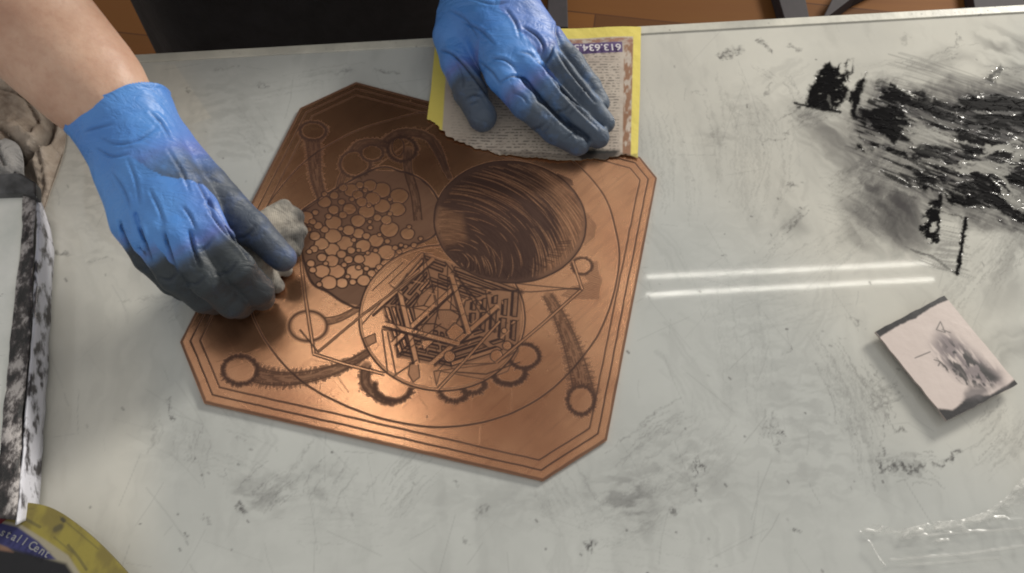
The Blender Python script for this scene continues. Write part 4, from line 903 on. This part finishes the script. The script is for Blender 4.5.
def bodyf(p, grow=0.0, hands=True):
    f = None
    parts = [([(-.19, .92, -.02, .14), (-.19, .88, .20, .135), (-.18, .80, .42, .13)], .05), ([(-.33, .78, .50, .085), (-.24, .72, .52, .10), (-.12, .72, .52, .10), (-.03, .78, .50, .08)], .06), ([(-.16, .74, .56, .06), (-.10, .66, .64, .052), (-.07, .60, .70, .05)], .04),
             ([(-.06, .56, .78, .082), (-.04, .52, .83, .088)], .03), ([(-.04, .49, .74, .055), (-.04, .47, .72, .04)], .03), ([(-.27, .93, -.05, .10), (-.27, .94, -.45, .07), (-.27, .96, -.84, .05)], .05), ([(-.11, .93, -.05, .10), (-.11, .94, -.45, .07), (-.11, .96, -.84, .05)], .05),
             ([(*sR, .055), (*eR, .045), (*m2, .041), (*mR, .0345), (*(wR*.6+mR*.4), .0295), (*wR, .0255)], .03), ([(*sL, .055), (*eL, .045), (*(eL*.4+wL*.6), .036), (*wL, .028), (*W(490, -55, .047), .024)], .03),
             ([(-.27, .92, -.85, .04), (-.27, .80, -.87, .03)], .03), ([(-.11, .92, -.85, .04), (-.11, .80, -.87, .03)], .03), ([(-.04, .440, .77, .012), (-.04, .430, .755, .014)], .012), ([(-.128, .55, .78, .014), (-.128, .54, .81, .016)], .008), ([(.048, .53, .78, .014), (.048, .52, .81, .016)], .008)]
    for pts, k in parts:
        c = chain(p, [tuple(q) for q in pts], k if k > .02 else .01); f = c if f is None else smin(f, c, k)
    return f
p_, lo_, h_ = grid3((-.60, .36, -.93), (.20, 1.10, .96), .009)
fb = bodyf(p_)
V, F = surfnet(fb, lo_, h_); V = relax(V, F, 2)
body = keep(obj('body', npmesh('body', V, F), sk), person)
# the visible forearm is finer than the rest: refine with a smooth subdivision
sm_ = body.modifiers.new('smooth', 'SUBSURF'); sm_.levels = 1; sm_.render_levels = 1
bk = simple('black_fabric', (.012, .012, .014), .85, var=.2, scale=40, bs=.5, bd=.004, bscale=30)
# shirt and apron: the same body, 9 mm larger, without head, forearms and hands
Xw, Yw, Zw = p_[..., 0], p_[..., 1], p_[..., 2]
fs = fb-.011+.010*(n3(Xw/.05, Yw/.05, Zw/.09, 77)-.5)
fs = smax(fs, (Zw-.62)*.8-(Yw-.70)*.6, .01); fs = smax(fs, -(np.linalg.norm(p_-np.array(mR), axis=-1)-.22), .01); fs = smax(fs, -(cap(p_, wL, W(490, -55, .047), .10, .10)), .01); fs = smax(fs, .42-Yw, .01)
drape = cap(p_, (-.445, .88, -.75), (-.445, .87, .28), .07, .06)
for x in (-.37, -.29, -.22, -.17, -.13): drape = smin(drape, cap(p_, (x, .83, -.80), (x, .82, .26), .09, .085), .05)
fs = smin(fs, drape+.012*(n3(Xw/.06, Yw/.06, Zw/.3, 78)-.5), .04)
V, F = surfnet(fs, lo_, h_); V = relax(V, F, 2)
keep(obj('black_clothing', npmesh('black_clothing', V, F), bk), person)
hm = simple('dark_hair', (.018, .012, .009), .5, var=.3, scale=90, bs=.6, bd=.004)
fh = np.minimum(cap(p_, (-.06, .585, .80), (-.04, .535, .86), .100, .100), cap(p_, (-.10, .66, .76), (-.14, .74, .66), .07, .05)); fh = smin(fh, np.minimum(cap(p_, (-.145, .53, .80), (-.15, .50, .66), .035, .028), cap(p_, (.065, .53, .80), (.07, .50, .66), .035, .028)), .02)+.012*(n3(Xw/.02, Yw/.02, Zw/.06, 79)-.5)
fh = smax(fh, -(cap(p_, (-.04, .42, .78), (-.04, .44, .66), .078, .078)), .01)
V, F = surfnet(fh, lo_, h_); keep(obj('hair', npmesh('hair', relax(V, F, 1), F), hm), person)
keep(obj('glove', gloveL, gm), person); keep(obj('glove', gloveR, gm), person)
eye = simple('eye_white', (.7, .68, .65), .2, bs=0)
for x in (-.072, -.008):
    p2, l2, h2 = grid3((x-.02, .42, .76), (x+.02, .48, .82), .002); V, F = surfnet(np.linalg.norm(p2-np.array((x, .449, .792)), axis=-1)-.012, l2, h2); keep(obj('eye', npmesh('eye', V, F), eye), person)

# ================================================================ LEFT SIDE: ink slab, cloths, directory
slab = empty('ink_slab', tuple(W(0, 350, 0))); tag(slab, 'white metal slab box with ink splattered rim at the left table edge', 'box')
sw, nt, p = mat('splattered_white_metal')
n1 = noise(nt, 75, 5, .6, stretch=(2.2, .6, 1, -.35)); n2 = noise(nt, 16, 4, .6)
spl = math_(nt, 'ADD', ramp(nt, n1, [(0.50, 0.0), (0.60, 1.0)]), math_(nt, 'MULTIPLY', ramp(nt, n2, [(0.5, 0.0), (0.8, 1.0)]), .35), True)
nt.links.new(mix(nt, spl, (.60, .60, .66), (.045, .04, .045)), p.inputs['Base Color']); p.inputs['Roughness'].default_value = .4; bump(nt, p, n1, .3, .001)
ib, nt, p = mat('inky_rim'); n1 = noise(nt, 75, 6, .7, stretch=(1.6, .8, 1, -.1)); nt.links.new(ramp(nt, n1, [(0.42, (.014, .013, .014)), (0.50, (.06, .05, .05)), (0.60, (.42, .39, .38))]), p.inputs['Base Color']); p.inputs['Roughness'].default_value = .35; bump(nt, p, n1, .7, .003)
wt, nt, p = mat('white_slab_top'); n1 = noise(nt, 30, 5, .6); n2 = noise(nt, 45, 5, .7, stretch=(1, 3, 1, .5)); nt.links.new(mix(nt, ramp(nt, n2, [(0.64, 0.0), (0.70, 1.0)]), ramp(nt, n1, [(0.3, (.62, .64, .60)), (0.7, (.80, .80, .76))]), (.08, .08, .08)), p.inputs['Base Color']); p.inputs['Roughness'].default_value = .2
ZS = .032
def wz(pts, z): return [W(a, b, z) for a, b in pts]
keep(box('top_panel', wz([(-70, 192), (24, 188), (23, 230), (4, 420), (-4, 512), (-120, 512)], ZS+.001), ZS-.004, ZS+.001, wt, None, .001), slab)
# sloping rim: a wavy strip from the top down to the flank
def strip(name, A_, zA, B_, zB, m, n=60, amp=.0012, seed=3, k=5):
    A_ = spline(A_, 12); B_ = spline(B_, 12); V = []
    for i in range(n):
        t = i/(n-1)*(len(A_)-1); i0 = min(int(t), len(A_)-2); a = A_[i0]+(A_[i0+1]-A_[i0])*(t-i0); b = B_[i0]+(B_[i0+1]-B_[i0])*(t-i0)
        for j in range(k):
            s = j/(k-1); z = zA+(zB-zA)*s; q = a+(b-a)*s; w = W(q[0], q[1], z); V.append(w+np.array([fbm(i*.35, j*.8, seed)-.5, 0, fbm(i*.3, j*.6, seed+4)-.5])*2*amp)
    F = [[i*k+j, i*k+j+1, (i+1)*k+j+1, (i+1)*k+j] for i in range(n-1) for j in range(k-1)]
    o = obj(name, npmesh(name, V, np.array(F)), m); so = o.modifiers.new('solid', 'SOLIDIFY'); so.thickness = .0012; so.offset = -1; return o
keep(strip('inky_rim', [(22, 180), (23, 230), (13, 320), (3, 420), (-6, 518)], ZS+.002, [(33, 182), (35, 205), (31, 320), (23, 420), (16, 520)], ZS, ib, seed=8), slab)
keep(strip('side_panel', [(32, 184), (36, 208), (32, 320), (24, 420), (15, 525)], ZS-.001, [(38, 204), (52, 246), (48, 330), (43, 420), (36, 515)], .004, sw, seed=9), slab)
keep(box('slab_body', wz([(-110, 190), (32, 190), (42, 250), (36, 420), (24, 510), (-120, 520)], .002), .001, ZS-.005, simple('dark_body', (.03, .03, .033), .5), None, .001), slab)
cl_, nt, p = mat('black_clip'); 
keep(box('black_clip', wz([(-40, 174), (20, 172), (36, 182), (36, 197), (22, 192), (-40, 194)], ZS+.008), ZS-.002, ZS+.008, simple('inked_metal', (.10, .10, .105), .4, .5, var=.4, scale=50), None, .002), slab)

# crumpled cloths: folded height fields with thickness
def crumple(name, outline, z0, peak, m, label, seed, folds, res=.0016, parent=None):
    P_ = np.array([W(x, y, z0)[:2] for x, y in spline(outline, 6, True)[:-1]])
    xs = np.arange(P_[:, 0].min(), P_[:, 0].max(), res); ys = np.arange(P_[:, 1].min(), P_[:, 1].max(), res)
    Cc = Canvas(xs[0], xs[-1], ys[0], ys[-1], res, Wp, z0); D = -Cc.sd(P_, (slice(None), slice(None)))
    wx = fbm(Cc.X/.03, Cc.Y/.03, seed)*.03; wy = fbm(Cc.X/.03, Cc.Y/.03, seed+3)*.03
    rid = 1-np.abs(fbm((Cc.X+wx)/.028, (Cc.Y+wy)/.028, seed+5, 4)-.5)*4; h = peak*sst(0, .022, D)*(.55+.45*np.clip(rid, 0, 1))
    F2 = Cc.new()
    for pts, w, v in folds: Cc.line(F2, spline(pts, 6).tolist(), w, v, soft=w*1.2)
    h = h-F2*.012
    zf = lambda x, y: z0+np.maximum(h[np.clip(((y-Cc.y[0])/res).round().astype(int), 0, len(Cc.y)-1), np.clip(((x-Cc.x[0])/res).round().astype(int), 0, len(Cc.x)-1)], .0)+.001
    o = sheet(name, P_, Cc.x, Cc.y, {'dirt': F2}, z0, .001, m, zf, parent)  # fold lines also darken the cloth colour, as painted shade in the creases
    for pl in o.data.polygons: pl.use_smooth = True
    tag(o, label, 'cloth'); return o
rg, nt, p = mat('stained_rag'); n1 = noise(nt, 22, 6, .65, dist=.6)
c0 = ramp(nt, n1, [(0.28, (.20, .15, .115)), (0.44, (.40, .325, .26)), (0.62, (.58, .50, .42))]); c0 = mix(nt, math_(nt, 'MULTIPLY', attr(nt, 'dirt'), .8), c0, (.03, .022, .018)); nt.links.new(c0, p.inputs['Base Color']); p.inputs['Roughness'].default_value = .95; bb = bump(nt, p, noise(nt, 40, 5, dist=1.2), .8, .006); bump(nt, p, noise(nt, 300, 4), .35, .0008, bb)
rg2, nt, p = mat('grey_rag'); n1 = noise(nt, 30, 6, .65, dist=.6); nt.links.new(ramp(nt, n1, [(0.3, (.14, .14, .14)), (0.55, (.40, .39, .38))]), p.inputs['Base Color']); p.inputs['Roughness'].default_value = .95; bb = bump(nt, p, noise(nt, 50, 5, dist=1.2), .9, .007)
crumple('crumpled_rag', [(-45, 82), (-5, 72), (28, 70), (46, 84), (58, 104), (66, 132), (62, 160), (52, 188), (43, 212), (36, 200), (20, 176), (-45, 190)], .001, .030, rg, 'beige stained rag crumpled beside the slab, under the bare forearm', 5,
        [([(-10, 100), (20, 94), (45, 102), (54, 120), (52, 145), (38, 164), (26, 168)], .004, .9), ([(-10, 120), (10, 112), (35, 116), (46, 132), (40, 150)], .002, .5), ([(5, 140), (20, 150), (28, 165)], .003, .8), ([(0, 82), (25, 84), (44, 92)], .002, .6), ([(46, 160), (44, 190), (38, 204)], .002, .5)])
crumple('crumpled_rag', [(-40, 142), (-5, 138), (14, 142), (22, 152), (24, 172), (20, 182), (-40, 186)], .024, .016, rg2, 'small dark grey rag lump lying on the corner of the inky slab', 9, [([(0, 150), (8, 170)], .002, .6)])

# curled directory at the lower left
dout = [(-60, 520), (-20, 509), (20, 505), (55, 510), (84, 528), (112, 553), (140, 585), (160, 620), (-60, 640)]
ZD = .012
PD = np.array([W(x, y, ZD)[:2] for x, y in spline(dout, 6, True)[:-1]])
Dc = Canvas(PD[:, 0].min()-.001, PD[:, 0].max()+.001, PD[:, 1].min()-.001, PD[:, 1].max()+.001, .0005, Wp, ZD)
tint = np.zeros((*Dc.X.shape, 3)); tint[:] = (.27, .225, .045); f = sst(.4, .7, fbm(Dc.X/.012, Dc.Y/.02, 81))[..., None]*.6; tint = tint*(1-f)+np.array((.13, .10, .035))*f
put(Dc, tint, [(-60, 524), (0, 521), (28, 528), (52, 543), (74, 558), (92, 585), (60, 640), (-60, 640)], (.30, .27, .20), soft=.0008)
put(Dc, tint, [(-60, 527), (0, 524), (24, 530), (44, 544), (62, 562), (40, 562), (0, 545), (-60, 545)], (.030, .032, .12), soft=.0008)
put(Dc, tint, [(-60, 552), (-5, 545), (20, 552), (50, 560), (72, 566), (88, 590), (60, 650), (-60, 650)], (.006, .006, .009), soft=.0015)
put(Dc, tint, [(-5, 543), (14, 550), (20, 555), (0, 552)], (.22, .12, .08), soft=.001, v=.8)
mm = Dc.new()
for pts, w, v in (([(8, 518), (30, 521), (46, 530)], .0018, .5), ([(62, 532), (66, 530)], .004, .6), ([(68, 522), (70, 524)], .0022, .8), ([(74, 548), (84, 560), (92, 572)], .0016, .5), ([(60, 540), (78, 555)], .001, .35), ([(66, 520), (104, 552)], .0008, .4), ([(20, 512), (40, 512)], .001, .25)): Dc.line(mm, pts, w, v)
tint = tint*(1-mm[..., None])+.03*mm[..., None]
dc = W(20, 640, 0)
def dz(x, y): r_ = np.hypot(x-dc[0], y-dc[1]); return .004+.016*sst(.135, .07, r_)
direc = sheet('curled_directory', PD, Dc.x, Dc.y, {'tint': tint}, ZD, .0035, pm, dz); tag(direc, 'yellow directory with dark blue lettered band, curled at the lower left corner', 'book')
gl = simple('pale_print', (.26, .26, .27), .7, bs=0)
word = 'stallCent'
for i, ch in enumerate(word):
    t = i/(len(word)-1); px_, py_ = 2+44*t, 536+21*t**1.15; a = W(px_, py_, .018); a[2] = float(dz(a[0], a[1]))+.0012
    b = W(px_+4, py_+2+.6*t, .018); text('letter', ch, .0068, tuple(a), (0, 0, math.atan2(b[1]-W(px_, py_, .018)[1], b[0]-a[0])), gl, direc)
rc = box('red_packet', wz([(-30, 508), (0, 507), (12, 505), (8, 512), (-4, 522), (-30, 528)], .026), .020, .026, simple('dark_red_card', (.16, .02, .025), .4), None, .001)
tag(rc, 'small dark red packet corner lying on the yellow directory', 'packet')

# clear crinkled film, lower right
pf, nt, p = mat('clear_film'); p.inputs['Base Color'].default_value = (.9, .9, .88, 1); p.inputs['Transmission Weight'].default_value = 1; p.inputs['Roughness'].default_value = .12; p.inputs['IOR'].default_value = 1.08
out = nt.nodes['Material Output']; tr = N(nt, 'BsdfTransparent'); gls = N(nt, 'BsdfGlossy'); gls.inputs['Roughness'].default_value = .35; ms = N(nt, 'MixShader'); fr = N(nt, 'Fresnel'); fr.inputs[0].default_value = 1.4
dfs = N(nt, 'BsdfDiffuse'); dfs.inputs[0].default_value = (.75, .74, .70, 1); ms2 = N(nt, 'MixShader'); edge = math_(nt, 'MULTIPLY', attr(nt, 'white'), .75)
nt.links.new(math_(nt, 'MULTIPLY', fr.outputs[0], .12), ms.inputs[0]); nt.links.new(tr.outputs[0], ms.inputs[1]); nt.links.new(gls.outputs[0], ms.inputs[2]); nt.links.new(edge, ms2.inputs[0]); nt.links.new(ms.outputs[0], ms2.inputs[1]); nt.links.new(dfs.outputs[0], ms2.inputs[2]); nt.links.new(ms2.outputs[0], out.inputs[0])
FO = [(857, 527), (872, 524), (900, 530), (930, 522), (960, 520), (985, 512), (1005, 498), (1020, 480), (1050, 460), (1050, 620), (900, 620), (884, 568), (870, 545)]
PF = np.array([W(x, y, .002)[:2] for x, y in FO]); Fc = Canvas(PF[:, 0].min(), PF[:, 0].max(), PF[:, 1].min(), PF[:, 1].max(), .0010, Wp, .002)
wh = Fc.new(); r = random.Random(3)
for i in range(150):
    t = r.random(); k = min(int(t*7), 6); a, b = FO[k+1], FO[k+2] if k < 6 else FO[k+1]; s = r.random(); x = a[0]+(b[0]-a[0])*s+r.uniform(-2, 4); y = a[1]+(b[1]-a[1])*s+abs(r.gauss(0, 5)); l = r.uniform(3, 16); an = r.gauss(-.35, .5)
    Fc.line(wh, [(x, y), (x+l*math.cos(an), y+l*math.sin(an))], r.uniform(.0008, .0018), r.uniform(.15, .6), taper=True)
for pts, v in (([(868, 542), (878, 558), (884, 566)], .7), ([(890, 560), (960, 555), (1030, 545)], .35), ([(900, 566), (1000, 558)], .2), ([(920, 536), (970, 532), (1030, 528)], .3), ([(935, 542), (948, 540)], .5), ([(865, 530), (880, 532)], .5)): Fc.line(wh, pts, .0014, v)
wh = np.clip(wh+.07*sst(.45, .7, fbm(Fc.X/.02, Fc.Y/.005, 95, 3)), 0, 1)
hf = .0009*np.abs(fbm(Fc.X/.03, Fc.Y/.007, 91, 4)-.5)*4+.0025*wh
fz = lambda x, y: .0016+hf[np.clip(((y-Fc.y[0])/.001).round().astype(int), 0, len(Fc.y)-1), np.clip(((x-Fc.x[0])/.001).round().astype(int), 0, len(Fc.x)-1)]
filmo = sheet('plastic_film', PF, Fc.x, Fc.y, {'white': wh}, .002, .0001, pf, fz)
for pl in filmo.data.polygons: pl.use_smooth = True
tag(filmo, 'clear crinkled plastic film lying on the lower right of the table', 'plastic film')

# dark furniture legs on the floor beyond the table
def flr(pts): return [W(x, y, -.9) for x, y in pts]
for pts, z1, lab in (([(546, 40), (567, 40), (565, -30), (549, -30)], -.86, 'narrow dark metal bar on the wood floor beside the left glove'), ([(782, 40), (806, 40), (792, -30), (762, -30)], -.86, 'dark metal bar on the wood floor beyond the middle of the table edge'), ([(815, 35), (850, 8), (905, -20), (860, -30), (830, 5)], -.86, 'slanting dark metal bar on the wood floor, the middle of the three at the right'), ([(968, 30), (1050, 25), (1050, -20), (960, -20)], -.86, 'wide dark metal bar on the wood floor at the far right')):
    o = box('metal_bar', flr(pts), -.899, z1, dark_m, None, .002); tag(o, lab, 'metal bar', 'dark metal bars on the floor')
